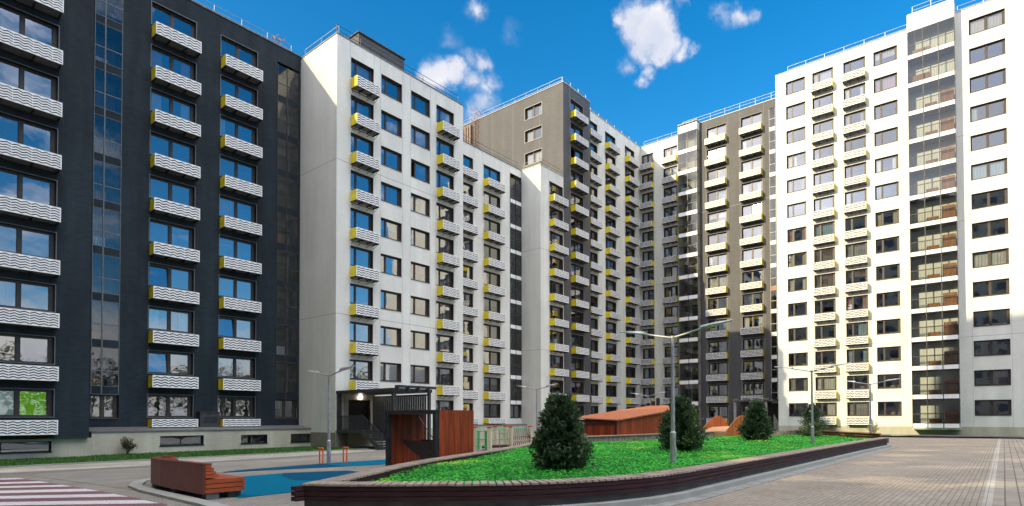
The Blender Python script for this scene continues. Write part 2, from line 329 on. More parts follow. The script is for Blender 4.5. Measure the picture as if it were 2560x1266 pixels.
def win_mesh(w,h,kind,trim):
    k=('win',round(w,2),round(h,2),kind,trim)
    if k in CACHE: return CACHE[k]
    m=MB(); L,Rr,T,B=.07,.2,.09,.07; y0,y1=.22,.3
    m.box(0,L,y0,y1,0,h).box(w-Rr,w,y0,y1,0,h).box(L,w-Rr,y0,y1,0,B).box(L,w-Rr,y0,y1,h-T,h)
    xm=(L+(w-Rr-L)*(.5 if kind=='e' else .3)); mw=.16 if kind=='e' else .11
    m.box(xm-mw/2,xm+mw/2,y0-.01,y1,B,h-T)
    for a,b in((L,xm-mw/2),(xm+mw/2,w-Rr)):   # sash frames
        e=.035; m.box(a,a+e,y0+.02,y1,B,h-T).box(b-e,b,y0+.02,y1,B,h-T).box(a+e,b-e,y0+.02,y1,B,B+e).box(a+e,b-e,y0+.02,y1,h-T-e,h-T)
    m.box(.0,w,-.04,y0,-.03,.012,1)   # metal sill
    if trim:
        t=.045; m.box(-t,0,-.02,.04,-.03,h+t,1).box(w,w+t,-.02,.04,-.03,h+t,1).box(0,w,-.02,.04,h,h+t,1)
    me=m.mesh('window',[m_frame,trim or m_rev]); pans=[]
    for v in range(7):
        q=MB(); rr=random.Random(v*13+int(w*10))
        for si,(a,b) in enumerate(((L+.035,xm-mw/2-.035),(xm+mw/2+.035,w-Rr-.035))):
            if v==6 and si==0: continue
            tx=rr.uniform(-.006,.006); tz=rr.uniform(-.008,.008); y=.265
            if v==5 and si==0: tz=-.11
            z0,z1=B+.035,h-T-.035
            q.poly([(a,y-tx,z0),(b,y+tx,z0),(b,y+tx-tz,z1),(a,y-tx-tz,z1)])
        pans.append(q.mesh('pane',m_glass))
    CACHE[k]=(me,pans,(L,xm,w-Rr)); return CACHE[k]
def curt_mesh(w,h,v):
    k=('cur',round(w,2),round(h,2),v)
    if k in CACHE: return CACHE[k]
    m=MB(); sp={0:[(0,1)],1:[(0,.28),(.72,1)],2:[(.0,.48)],3:[(.52,1)],4:[(0,.2)],5:[(0,1)]}[v]; z0=.5*h if v==5 else .03
    for a,b in sp:
        n=max(6,int((b-a)*w*14)); pr=None
        for i in range(n+1):
            x=(a+(b-a)*i/n)*w; y=.42+.035*math.sin(i*1.9)+.015*math.sin(i*.7+v)
            if pr: m.poly([(pr[0],pr[1],z0),(x,y,z0),(x,y,h),(pr[0],pr[1],h)])
            pr=(x,y)
    CACHE[k]=[m.mesh('curtain',c) for c in CURT]; return CACHE[k]
def add_window(f,x,z,w,h,kind,trim=None,pc=.45):
    me,pans,_=win_mesh(w,h,kind,trim); o=f.put('window',me,x,0,z)
    r=R.random(); pv=6 if r<.03 else (5 if f.kind=='Y' else 0) if r<.09 else R.randrange(5)
    obj('pane',pans[pv],o)
    if R.random()<pc: obj('curtain',R.choice(curt_mesh(w,h,R.choice([0,0,1,1,2,3,4,5]))),o)
    return o
def balc_meshes(w,h,d,rows,thk=.58):
    k=('bal',round(w,2),h,d,rows,thk)
    if k in CACHE: return CACHE[k]
    p=MB(); y0,y1=-d-.022,-d; e=.045
    p.box(0,w,y0,y1,h-e,h).box(0,w,y0,y1,0,e).box(0,e,y0,y1,e,h-e).box(w-e,w,y0,y1,e,h-e)
    per=.40; n=max(2,round((w-2*e)/per)); per=(w-2*e)/n; H_=h-2*e; ph=H_/rows; amp=ph*.52; th=ph*thk
    for r in range(rows+1):
        zc=e+ph*r
        for i in range(n*2):
            xa=e+per*i/2; xb=xa+per/2; za=zc+(amp if i%2 else -amp)*.5; zb=zc+(-amp if i%2 else amp)*.5
            lo=max; 
            q=[(xa,za-th/2),(xb,zb-th/2),(xb,zb+th/2),(xa,za+th/2)]; q=[(a,min(h-e,max(e,b))) for a,b in q]
            if q[3][1]-q[0][1]<.004 and q[2][1]-q[1][1]<.004: continue
            p.poly([(a,y0,b) for a,b in q]); p.poly([(a,y1,b) for a,b in q][::-1])
            p.poly([(q[0][0],y0,q[0][1]),(q[0][0],y1,q[0][1]),(q[1][0],y1,q[1][1]),(q[1][0],y0,q[1][1])]); p.poly([(q[3][0],y0,q[3][1]),(q[2][0],y0,q[2][1]),(q[2][0],y1,q[2][1]),(q[3][0],y1,q[3][1])])
    for i in range(2,n,2): x=e+per*i; p.box(x-.008,x+.008,y0+.002,y1,e,h-e)
    p.box(e*.5,w-e*.5,-d+.03,-d+.04,e*.5,h-e*.5,1)
    fp=p.mesh('front_panel',[m_pwhite,m_back])
    s=MB().box(0,.02,-d+.001,-.01,.0,h).mesh('side_panel',m_yel)
    g=MB(); g.box(.03,w-.03,-d+.03,-.02,.02,.04)
    for q in (.0,.31,.69,1.0):
        x=.06+(w-.12)*q; g.box(x-.02,x+.02,-d+.02,-.0,-.06,.018,1); g.bar((x,-d+.08,-.03),(x,-.02,-.32),.014,5,1)
    g.box(.02,w-.02,-.05,-.0,-.075,-.035,1)
    gm=g.mesh('floor_grate',[m_grate,m_black]); CACHE[k]=(fp,s,gm); return CACHE[k]
def add_balcony(f,x,z,w,h=.75,d=.75,rows=4):
    fp,s,g=balc_meshes(w,h,d,rows if f.kind=='Y' else 4,.58 if f.kind=='Y' else .46); o=f.put('balcony',g,x,0,z); obj('front_panel',fp,o); obj('side_panel',s,o); obj('side_panel',s,o,(w-.02,0,0)); return o
def add_rail(f,x0,x1,z,y=.25,name='roof_railing',mt=None,hh=.85):
    m=MB(); n=max(1,round((x1-x0)/1.9))
    for i in range(n+1): x=x0+(x1-x0)*i/n; m.bar((x,y,z-.05),(x,y,z+hh),.022,5)
    for q in (hh,hh*.55): m.bar((x0,y,z+q),(x1,y,z+q),.02,5)
    return f.put(name,m,0,0,0,[mt or m_steel])
def rows(k0,k1): return range(k0,k1+1)
def interior(f,x0,x1,z0,z1,d=2.2,holes_x=()):
    m=MB(); m.poly([(x0,d,z0),(x1,d,z0),(x1,d,z1),(x0,d,z1)])
    z=z0
    for k in range(-1,16):
        zz=.75+P*k+.0
        if z0<=zz<=z1: m.box(x0,x1,.32,d,zz-.1,zz,0)
    for x in holes_x: m.box(x-.05,x+.05,.32,d,z0,z1,0)
    m.poly([(x0,.32,z0),(x0,d,z0),(x0,d,z1),(x0,.32,z1)]); m.poly([(x1,.32,z0),(x1,d,z0),(x1,d,z1),(x1,.32,z1)])
    return f.put('room_wall',m,0,0,0,[m_int])
def loggia(f,x0,x1,z,zs,mull,sp,frame,flush=0,rail=.86,inn=None,items=0,h=P,proj=0,first=False):
    """one storey of a glazed loggia: z = bottom of spandrel, zs = spandrel height"""
    w=x1-x0; m=MB(); y=-proj; t=.035
    m.box(0,w,y-.03,y+.03,0,.03).box(0,w,y-.03,y+.03,zs-.03,zs)
    xs=[0]+[q*w for q in mull]+[w]
    for q in xs: m.box(max(0,q-t),min(w,q+t),y-.035,y+.035,0,h)
    m.box(0,w,y-.02,y+.02,zs+rail-.03,zs+rail+.03)
    o=f.put('loggia',m,x0,0,z,[frame])
    s=MB()
    for a,b in zip(xs,xs[1:]): s.box(a+t,b-t,y-.02,y+.01,.03,zs-.03)
    obj('spandrel_panel',s.mesh('spandrel_panel',[sp]),o)
    g=MB()
    for a,b in zip(xs,xs[1:]): g.poly([(a+t,y,zs),(b-t,y,zs),(b-t,y,zs+rail-.03),(a+t,y,zs+rail-.03)]); g.poly([(a+t,y,zs+rail+.03),(b-t,y+.004,zs+rail+.03),(b-t,y+.008,h),(a+t,y+.004,h)])
    obj('glazing',g.mesh('glazing',[m_glassl]),o)
    b=MB(); n=int(w/.13)
    for i in range(n+1): b.box(.03+(w-.06)*i/n-.008,.03+(w-.06)*i/n+.008,y+.13,y+.146,zs,zs+.95)
    b.box(.02,w-.02,y+.12,y+.16,zs+.95,zs+.99); obj('railing',b.mesh('railing',[m_black]),o)
    i=MB(); D=1.35-proj*.0
    i.poly([(0,D,0),(w,D,0),(w,D,h),(0,D,h)],0); i.box(0,w,y+.04,D,-.02,.12,0); 
    i.poly([(0,y+.04,0),(0,D,0),(0,D,h),(0,y+.04,h)],0); i.poly([(w,D,0),(w,y+.04,0),(w,y+.04,h),(w,D,h)],0)
    dx=w*.45; i.box(dx,dx+min(.85,w*.4),D-.03,D-.005,.12,2.25,1); i.box(w*.08,w*.38,D-.03,D-.005,1.0,2.2,1)
    obj('back_wall',i.mesh('back_wall',[inn or m_inlog,m_door]),o)
    if items:
        c=MB()
        if items==2: c.box(w*.69,w*.97,y+.25,y+.75,.12,1.75); c.box(w*.36,w*.62,y+.3,y+.6,.12,.9)
        else: c.box(w*.1,w*.5,y+.3,y+.7,.12,.8+.5*R.random())
        obj('cabinet',c.mesh('cabinet',[m_cab if items==2 else R.choice([m_pwhite,m_cab,m_wtan])]),o)
    return o
WT=3.28; WH=1.45
def column(f,xl,xr,k0,k1,kind,trim=None,balc=None,pc=.45,dz=0,z0=None):
    hs=[]
    for k in rows(k0,k1):
        z=WT-WH+P*k+dz; add_window(f,xl,z,xr-xl,WH,kind,trim,pc); hs.append((xl,xr,z,z+WH))
        if balc is not None:
            if k==0 and balc=='low': add_balcony(f,xl+.0,z-.62,xr-xl+.05,.5,.75,3)
            else: add_balcony(f,xl+.0,z-.92,xr-xl+.05,.76,.75,4 if not balc=='five' else 5)
    return hs
def mass(b,x0,x1,y0,y1,z0,z1,m,name='roof',top=True):
    """hidden sides, back and roof slab of a block (front faces are the facade walls)"""
    q=MB(); o=b.location
    q.box(x0-o.x,x1-o.x,y0-o.y,y1-o.y,z1-.25-o.z,z1-.02-o.z)
    return obj(name,q.mesh(name,[m]),b)
LOWZ,HIZ=29.8,40.95
# ================================================================ navy slab building (A)
bA=empty('apartment_building',(14,44,-.4),'navy clad apartment slab at the left with wide white zigzag balconies','apartment building')
fA=Fac(bA,'Y',42.41); fA0=Fac(bA,'Y',39.64)
hs=[]
hs+=column(fA,13.75,16.38,0,9,'e',m_trim,True,.5)if False else []
for (a,b_) in ((13.75,16.38),(18.0,20.53)): hs+=column(fA,a,b_,0,9,'e',m_trim,'low',.3)
hs+=[(10.75,12.2,1.75,28.6,.02),(22.05,23.78,1.75,28.6,.02)]
fA.wall(9.5,23.92,.9,LOWZ,hs,[m_navy,m_revd,m_seamd],seams_z=(9.35,20.5,25.9),seams_x=(12.3,16.6,17.8,20.8,21.9),name='wall')
interior(fA,12.45,21.9,.9,LOWZ-.3,2.6,(17.2,))
for k in rows(0,8):
    z=3.2+P*k
    loggia(fA,10.76,12.19,z,.52,(.38,),m_navy,m_trim,rail=.9,inn=mat('blue_grey_wall',(.2,.25,.34),.7,fn=vary((.07,.12,.24),(.16,.23,.38),1)),items=R.choice([0,1,1]))
    loggia(fA,22.06,23.77,z,.52,(.45,),m_navy,m_dkmetal,rail=.9,items=R.choice([0,0,1]),inn=mat('dim_wall',(.2,.19,.18),.7,fn=vary((.12,.11,.11),(.24,.23,.22),1)))
for (a,c) in ((10.76,12.19),(22.06,23.77)):
    o=add_window(fA,a,1.77,c-a,1.43,'e',None,1)
hs=[]
for k in rows(0,9):
    z=WT-WH+P*k
    for (a,b_) in ((5.7,8.46),(1.6,4.36)):
        o=add_window(fA0,a,z,b_-a,WH,'e',m_trim,.3); hs.append((a,b_,z,z+WH))
        if k==0 and a>5:
            for c in list(o.children):
                if c.name.startswith('curtain'): bpy.data.objects.remove(c)
            q=MB().box(1.4,2.5,.31,.33,.05,1.4).mesh('blind',[m_green]); tag(obj('blind',q,o),'green blind with a backlit glow put into its material')
            q=MB().box(.1,1.25,.31,.33,.05,1.4).mesh('blind',[mat('glowing_mint_blind',(.5,.68,.62),.8,emit=((.42,.6,.55),.10),fn=vary((.46,.62,.57),(.54,.72,.66),2))]); obj('blind',q,o)  # mint blind also glows by added emission, in place of backlight
    add_balcony(fA0,4.9,z-.92,3.6,.76,.75,5); add_balcony(fA0,1.2,z-.92,3.6,.76,.75,5)
fA0.wall(-14.6,10.02,.68,LOWZ,hs,[m_navy,m_revd,m_seamd],seams_z=(9.35,20.5),seams_x=(8.7,))
interior(fA0,-14.5,9.9,.68,LOWZ-.3,2.6,(5.0,))
q=MB().poly([(10.02,39.64,.68),(10.02,42.41,.68),(10.02,42.41,LOWZ),(10.02,39.64,LOWZ)]); o=obj('side_wall',q,bA,-bA.location,0,[m_navy])
q=MB().box(-14.6,23.9,45.2,56,-1,LOWZ-.3); obj('rear_wall',q,bA,-bA.location,0,[m_navy])
for a_ in [(-14.6,10.0,39.7,56,LOWZ-.22,LOWZ-.05),(10.0,23.9,42.45,56,LOWZ-.22,LOWZ-.05)]: obj('roof',MB().box(*a_),bA,-bA.location,0,[m_roof])
for a_ in [(-14.6,10.05,39.6,39.85,LOWZ,LOWZ+.08),(10.05,23.9,42.36,42.62,LOWZ,LOWZ+.08)]: obj('parapet',MB().box(*a_),bA,-bA.location,0,[m_cap])
add_rail(fA,10.2,23.4,LOWZ+.05,.5); add_rail(fA0,-14,9.8,LOWZ+.05,.5)
# plinth with sloping cap and basement windows
PY=40.7
def plinth(b,x0,x1,Y,z0,z1,holes,mt,name='plinth'):
    f=Fac(b,'Y',Y); f.wall(x0,x1,z0,z1,holes,[mt,m_revd,m_seam],depth=.25,name=name)
    for h in holes:
        m=MB(); w=h[1]-h[0]; hh=h[3]-h[2]; m.box(0,w,.2,.25,0,.05).box(0,w,.2,.25,hh-.05,hh).box(0,.06,.2,.25,.05,hh-.05).box(w-.06,w,.2,.25,.05,hh-.05).box(w*.48,w*.5,.2,.25,.05,hh-.05).box(-.05,w+.05,-.05,.2,-.03,.0)
        o=f.put('basement_window',m,h[0],0,h[2],[m_black]); g=MB().poly([(.06,.24,.05),(w-.06,.24,.05),(w-.06,.24,hh-.05),(.06,.24,hh-.05)]); obj('pane',g.mesh('pane',[m_glass]),o)
        d=MB().poly([(0,.6,0),(w,.6,0),(w,.6,hh),(0,.6,hh)]); obj('room_wall',d.mesh('room_wall',[m_revd]),o)
    return f
pf=plinth(bA,10.22,24.2,PY,-.6,1.0,[(13.88,16.4,.05,.66),(18.77,20.6,.02,.62),(22.34,24.1,.0,.62)],m_cream)
q=MB()
for i in range(22):
    x=10.2+i*.64; q.box(x,x+.6,-.04,.05,1.0,1.04)
q.poly([(10.2,-.05,1.03),(24.25,-.05,1.03),(24.25,1.75,1.24),(10.2,1.75,1.24)]).box(10.2,24.25,-.06,.0,.96,1.03,0)
pf.put('plinth_cap',q,0,0,0,[m_cap])
plinth(bA,-14.6,10.22,39.9,-.6,.68,[(4.5,8.45,-.02,.55)],m_cream)
q=MB().poly([(10.22,39.9,-.6),(10.22,PY,-.6),(10.22,PY,1.0),(10.22,39.9,1.0)]).poly([(24.2,PY,-.6),(24.2,42.4,-.6),(24.2,42.4,1.2),(24.2,PY,1.0)]).poly([(-6,39.64,.68),(10.02,39.64,.68),(10.02,39.9,.68),(-6,39.9,.68)]); obj('plinth_side',q,bA,-bA.location,0,[m_cream])
# vent box between the balconies
q=MB().box(0,1.25,-.5,.0,0,.95)
for i in range(5): q.box(.25,1.1,-.515,-.5,.25+i*.09,.29+i*.09,1)
q.box(-.04,1.29,-.55,.0,.95,1.0); fA.put('vent_box',q,16.65,0,1.2,[m_dkmetal,m_black])
def ladder(b,loc,rot,h0,h1,mt,hoops=True):
    m=MB(); w=.5
    for x in(-w/2,w/2): m.path([(x,0,h0),(x,0,h1),(x,.3,h1+.35),(x,.7,h1),(x,.7,h1-.5)],.03,6)
    z=h0+.2
    while z<h1: m.bar((-w/2,0,z),(w/2,0,z),.018,5); z+=.32
    if hoops:
        z=h0+1.2
        while z<=h1+.4:
            pts=[(.38*math.sin(a)*1.0,-.36+.36*math.cos(a)*1.0,z) for a in [rad(t) for t in range(-140,141,40)]]; m.path([(-w/2,0,z)]+[(p[0],-abs(p[1])-.02 if False else p[1]-.0,p[2]) for p in pts]+[(w/2,0,z)],.015,5); z+=.7
    o=obj('roof_ladder',m.mesh('roof_ladder',[mt]),b); o.location=Vector(loc)-b.location; o.rotation_euler=(0,0,rot); return o
m_rust=mat('rust_orange_steel',(.5,.2,.1),.6,fn=vary((.26,.12,.07),(.42,.20,.12),5))
ladder(bA,(22.6,43.4,0),0,LOWZ-.1,LOWZ+1.1,m_rust)
# ================================================================ white blocks (B, C)
bB=empty('apartment_building',(30,40,-.3),'white tiled low apartment blocks between the navy slab and the tall grey tower','apartment building')
fB=Fac(bB,'Y',37.48); hs=[]
hs+=column(fB,25.08,27.08,1,9,'n',None,True,.35)
hs+=column(fB,27.78,29.78,1,9,'n',None,None,.35); hs+=column(fB,30.7,32.7,1,9,'n',None,None,.35)
hs+=column(fB,33.42,35.44,0,9,'n',None,None,.35)
for k in rows(1,9): add_balcony(fB,33.5,WT-WH+P*k-.92,2.0,.76,.75,5)
# doorway in the ground storey
hs+=[(24.95,26.85,.9,3.1,.25)]
fB.wall(23.92,36.58,.9,LOWZ-.15,hs,[m_white,m_rev,m_seam],seams_z=(9.3,20.5),seams_x=(25.0,27.1,27.7,29.85,30.62,32.75,33.35,35.5))
fB.wall(23.92,24.95,-.6,.9,[],[m_olive,m_rev,m_seam],name='plinth'); fB.wall(24.95,36.58,-.6,.9,[],[m_cream,m_rev,m_seam],name='plinth')
interior(fB,24.1,36.4,3.6,LOWZ-.3,2.4,(27.4,30.2,33.0))
fBs=Fac(bB,'X',23.92,42.41)
fBs.wall(0,42.41-37.48,.72,LOWZ-.15,[],[m_white,m_rev,m_seam],seams_z=(9.3,20.5),name='side_wall')
fBs.wall(0,42.41-37.48,-.6,.72,[],[m_olive,m_rev,m_seam],name='plinth')
fBe=MB().poly([(36.58,37.48,-.6),(36.58,42.51,-.6),(36.58,42.51,LOWZ-.15),(36.58,37.48,LOWZ-.15)]); obj('side_wall',fBe,bB,-bB.location,0,[m_white])
fC=Fac(bB,'Y',42.51); hs=[]
hs+=column(fC,40.3,42.9,0,9,'e',None,'low',.5); hs+=column(fC,44.46,47.08,0,9,'e',None,'low',.5)
hs+=[(48.67,50.62,1.79,28.95,.02)]
fC.wall(36.58,50.63,.9,LOWZ,hs,[m_white,m_rev,m_seam],seams_z=(9.3,20.5),seams_x=(43.0,44.35,47.2,48.55))
interior(fC,36.8,48.4,.9,LOWZ-.3,2.4,(43.6,))
m_stair=mat('stair_wall',(.16,.14,.12),.8,fn=vary((.11,.095,.08),(.2,.175,.15),.8))
for k in rows(0,8): loggia(fC,48.68,50.61,3.26+P*k,.48,(.5,),m_pwhite,m_dkmetal,rail=1.15,inn=m_stair)
add_window(fC,48.68,1.8,1.93,1.46,'e',None,0)
plinth(bB,36.6,50.6,41.75,-.7,1.05,[],m_cream); q=MB().poly([(36.6,-.05,1.07),(50.7,-.05,1.07),(50.7,.75,1.12),(36.6,.75,1.12)]).box(36.6,50.7,-.06,.0,1.0,1.07); Fac(bB,'Y',41.75).put('plinth_cap',q,0,0,0,[m_cap])
for a_ in [(23.95,36.55,40.0,56,-1,LOWZ-.4),(36.5,50.6,45.0,56,-1,LOWZ-.3)]: obj('rear_wall',MB().box(*a_),bB,-bB.location,0,[m_white])
for a_ in [(23.95,36.55,37.5,56,LOWZ-.4,LOWZ-.2),(36.55,50.6,42.55,56,LOWZ-.25,LOWZ-.05)]: obj('roof',MB().box(*a_),bB,-bB.location,0,[m_roof])
for a_ in [(23.88,36.62,37.44,37.7,LOWZ-.15,LOWZ-.07),(23.88,24.15,37.7,56,LOWZ-.15,LOWZ-.07),(36.62,50.63,42.47,42.7,LOWZ,LOWZ+.08)]: obj('parapet',MB().box(*a_),bB,-bB.location,0,[m_cap])
add_rail(fB,24.1,36.3,LOWZ-.1,.35,mt=m_dkmetal); add_rail(fBs,0,4.6,LOWZ-.1,.35); add_rail(fC,36.8,50.4,LOWZ+.05,.35,mt=m_dkmetal)
for a_ in [(26.1,30.4,38.0,39.6,LOWZ-.2,LOWZ+1.25),(26.0,30.5,37.9,39.7,LOWZ+1.25,LOWZ+1.33)]: obj('rooftop_housing',MB().box(*a_),bB,-bB.location,0,[m_dark])
q=MB().box(25.2,28.2,46.2,49,LOWZ-.2,LOWZ+1.7); obj('rooftop_housing',q,bB,-bB.location,0,[m_dark])
# ================================================================ D / E / F : low white block, tall grey tower, tall white wing
bD=empty('apartment_building',(60,44,0),'tall tower with a brown side wall, dark front strip and white wing','apartment building')
fD=Fac(bD,'Y',39.75); hs=column(fD,52.24,54.84,0,9,'n',None,'low',.5)
fD.wall(50.63,54.94,-.5,LOWZ,hs,[m_white,m_rev,m_seam],seams_z=(9.3,20.5),seams_x=(52.1,))
interior(fD,50.8,54.9,.9,LOWZ-.3)
fDs=Fac(bD,'X',50.63,42.51); fDs.wall(0,42.51-39.75,-.5,LOWZ,[],[m_white,m_rev,m_seam],seams_z=(9.3,20.5),name='side_wall')
hs=column(fD,56.4,59.05,0,13,'e',m_seaml,True,.5)
fD.wall(54.94,60.62,-.5,HIZ,hs,[m_dark,m_rev,m_seam],name='dark_wall',seams_x=(56.2,)); interior(fD,55.1,60.5,.9,HIZ-.3)
fEs=Fac(bD,'X',54.94,56.5); hs=[]
for k in rows(10,13): z=WT-WH+P*k; add_window(fEs,56.5-45.54,z,2.62,WH,'e',m_trimw,.6); hs.append((56.5-45.54,56.5-42.92,z,z+WH))
fEs.wall(0,56.5-39.75,LOWZ-1,HIZ,hs,[m_dark,m_rev,m_seaml],seams_x=(5.5,9.0,13.2),name='brown_wall'); interior(fEs,1,16.5,LOWZ-.6,HIZ-.3,1.5)
q=MB().poly([(60.62,39.75,0),(60.62,40.77,0),(60.62,40.77,HIZ),(60.62,39.75,HIZ)]); obj('side_wall',q,bD,-bD.location,0,[m_dark])
fF=Fac(bD,'Y',40.77); hs=column(fF,61.2,63.85,0,13,'n',None,True,.5)+column(fF,65.76,68.4,0,13,'n',None,True,.5)+column(fF,70.95,73.57,0,13,'n',None,True,.5)
fF.wall(60.62,75.42,-.5,HIZ,hs,[m_white,m_rev,m_seam],name='white_wall',seams_z=(9.35,20.6,28.8),seams_x=(64,65.6,68.5,70.8)); interior(fF,60.8,74.0,.9,HIZ-.3)
for a_ in [(50.7,54.9,43,56,-1,LOWZ-.3),(57,75.3,43.5,56.4,-1,HIZ-.3)]: obj('rear_wall',MB().box(*a_),bD,-bD.location,0,[m_white])
for a_ in [(50.65,54.94,39.8,56,LOWZ-.25,LOWZ-.05),(54.96,60.6,39.8,56.5,HIZ-.25,HIZ-.05),(60.6,82,40.8,56.5,HIZ-.25,HIZ-.05)]: obj('roof',MB().box(*a_),bD,-bD.location,0,[m_roof])
for a_ in [(50.58,54.93,39.7,39.95,LOWZ,LOWZ+.08),(50.58,50.85,39.95,42.5,LOWZ,LOWZ+.08),(54.88,60.66,39.7,39.95,HIZ,HIZ+.08),(54.88,55.15,39.95,56.5,HIZ,HIZ+.08),(60.66,75.4,40.72,40.97,HIZ,HIZ+.08)]: obj('parapet',MB().box(*a_),bD,-bD.location,0,[m_trimw])
add_rail(fD,50.9,54.7,LOWZ+.05,.35,mt=m_dkmetal); add_rail(fDs,0,2.4,LOWZ+.05,.35); add_rail(fD,55.3,60.2,HIZ+.05,.35); add_rail(fEs,0,16.3,HIZ+.05,.35); add_rail(fF,61,75,HIZ+.05,.5)
ladder(bD,(54.85,53.8,0),-math.pi/2,LOWZ,HIZ+.9,m_rust)
q=MB().box(54.72,54.9,54.7,56.2,LOWZ,HIZ-.4,0); 
for i in range(4): q.bar((54.6,54.6+i*.45,LOWZ),(54.6,54.6+i*.45,HIZ-.5),.07,6)
obj('duct_pipes',q,bD,-bD.location,0,[mat('duct_orange',(.45,.28,.2),.6,fn=vary((.24,.16,.12),(.34,.24,.19),5))])
# ================================================================ G wing
bG=empty('apartment_building',(76,30,0),'long wing with a dark grey front, yellow ended balconies and a white glazed loggia stack','apartment building')
fG=Fac(bG,'X',75.42,40.77); fG4=Fac(bG,'X',73.73,34.0)
a1,b1,a2,b2=40.77-40.7,40.77-38.71,40.77-37.14,40.77-35.03
hs=column(fG,a1+.15,b1,0,13,'e',None,True,.5)+column(fG,a2,b2,0,13,'e',None,True,.5)
fG.wall(0,40.77-33.6,-.5,HIZ,hs,[m_white,m_rev,m_seam],name='white_wall',seams_z=(9.35,20.6,28.8),seams_x=(b1+.1,a2-.1)); interior(fG,.3,6.9,.9,HIZ-.3,holes_x=(2.8,))
BX=72.9
fGb=Fac(bG,'X',BX,33.78)
for k in rows(-1,12): loggia(fGb,0,2.68,3.38+P*k,.55,(.5,),m_pwhite,m_dkmetal,rail=1.0,items=R.choice([0,0,1,1]))
fGb.wall(0,2.68,3.38+P*13,HIZ,[],[m_white,m_rev,m_seam],name='loggia_head')
q=MB().box(BX+.05,75.4,33.70,33.78,0,HIZ).box(BX+.05,75.4,31.1,31.18,0,HIZ).box(BX,75.4,31.1,33.78,HIZ-.2,HIZ-.05); obj('loggia_side',q,bG,-bG.location,0,[m_white])
hs=column(fG4,34-30.09,34-27.5,0,13,'e',m_seaml,True,.6)+column(fG4,34-25.6,34-23.0,0,13,'e',m_seaml,True,.6)
hs+=[(34-22.15,34-21.4,3,HIZ-1.2,.02)]
fG4.wall(34-31.1,34-19.5,-.5,HIZ-.2,hs,[m_dark,m_rev,m_seam],name='dark_wall',seams_z=(28.8,),seams_x=(34-30.3,34-27.3,34-25.8,34-22.8)); interior(fG4,3.1,11.5,.9,HIZ-.4,holes_x=(7.5,))
for k in rows(0,12): loggia(fG4,34-22.14,34-21.41,3.3+P*k,.5,(),m_cab if k==5 else m_pwhite,m_trimw,rail=1.0,items=0)
# one sash stands slightly open and mirrors the low sun
c=Vector((73.93,23.72,27.72)); nrm=((Vector((0,0,CH))-c).normalized()-SUN).normalized(); u_=nrm.cross(Vector((0,0,1))).normalized(); v_=u_.cross(nrm)
def sashglass(t,p):
    gl=t.node('ShaderNodeBsdfGlossy'); gl.inputs['Roughness'].default_value=.05; gl.inputs['Color'].default_value=(.6,.6,.6,1); t.l.new(gl.outputs[0],t.n['Material Output'].inputs[0])
q=MB().poly([c-u_*.5-v_*.6,c+u_*.5-v_*.6,c+u_*.5+v_*.6,c-u_*.5+v_*.6]); obj('open_sash',q,bG,-bG.location,0,[mat('sash_glass',(.5,.5,.5),fn=sashglass)])
q=MB().box(76,86,19,40.7,-1,HIZ-.3); obj('rear_wall',q,bG,-bG.location,0,[m_white])
for a_ in [(73.8,86,19,33.7,HIZ-.45,HIZ-.25),(75.45,86,33.7,40.9,HIZ-.25,HIZ-.05)]: obj('roof',MB().box(*a_),bG,-bG.location,0,[m_roof])
for a_ in [(73.68,73.95,19,31.1,HIZ-.2,HIZ-.1),(75.37,75.6,33.8,40.7,HIZ,HIZ+.08),(BX-.05,75.4,31.06,33.82,HIZ,HIZ+.08)]: obj('parapet',MB().box(*a_),bG,-bG.location,0,[m_trimw])
add_rail(fG,.3,6.8,HIZ+.05,.5); add_rail(fG4,34-33.6,34-20,HIZ+.0,.3)
# ================================================================ H bright wing
bH=empty('apartment_building',(71,5,0),'bright sunlit white apartment wing at the right with a glazed bay','apartment building')
fH=Fac(bH,'X',69.2,20.03); hs=[]; dz=.1
L_=lambda Y:20.03-Y
hs+=column(fH,L_(18.89),L_(16.85),0,13,'n',None,None,.4,dz)
hs+=column(fH,L_(16.1),L_(14.0),0,13,'n',None,'five',.4,dz); hs+=column(fH,L_(13.0),L_(10.93),0,13,'n',None,'five',.4,dz)
hs+=column(fH,L_(10.17),L_(8.05),0,13,'n',None,None,.4,dz); hs+=column(fH,L_(2.15),L_(-.57),0,13,'e',None,None,.35,dz)
fH.wall(0,34,.85,HIZ,hs,[m_white,m_rev,m_seam],name='wall',seams_z=(9.4,20.6,28.8),seams_x=(L_(19),L_(16.7),L_(16.2),L_(13.9),L_(13.1),L_(10.8),L_(10.3),L_(7.9),L_(2.25),L_(-.67)))
fH.wall(-.0,34,-.5,.85,[],[m_cream,m_rev,m_seam],name='plinth'); interior(fH,.3,12.6,.9,HIZ-.3,holes_x=(3.5,6.5,9.4)); interior(fH,17,33.5,.9,HIZ-.3)
q=MB().poly([(69.2,20.03,-.5),(79,20.03,-.5),(79,20.03,HIZ),(69.2,20.03,HIZ)]); obj('side_wall',q,bH,-bH.location,0,[m_white])
fHb=Fac(bH,'X',67.9,7.02)
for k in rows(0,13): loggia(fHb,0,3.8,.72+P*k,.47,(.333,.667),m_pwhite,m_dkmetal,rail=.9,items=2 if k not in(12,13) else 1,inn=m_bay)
fHb.wall(0,3.8,.72+P*14,HIZ+.75,[],[m_white,m_rev,m_seam],name='bay_head',seams_x=(1.27,2.53))
q=MB()
for yy in(7.02,3.22):
    q.box(68.0,69.2,yy-.03,yy+.03,.72+P*14,HIZ+.7,0)
    for k in range(14): q.box(68.0,69.18,yy-.03,yy+.03,.72+P*k,1.2+P*k,0); q.box(68.6,69.18,yy-.028,yy+.028,1.2+P*k,.72+P*(k+1),0)
q.box(67.95,69.6,3.2,7.04,HIZ+.6,HIZ+.74); q.box(67.95,69.2,3.2,7.04,.6,.7)
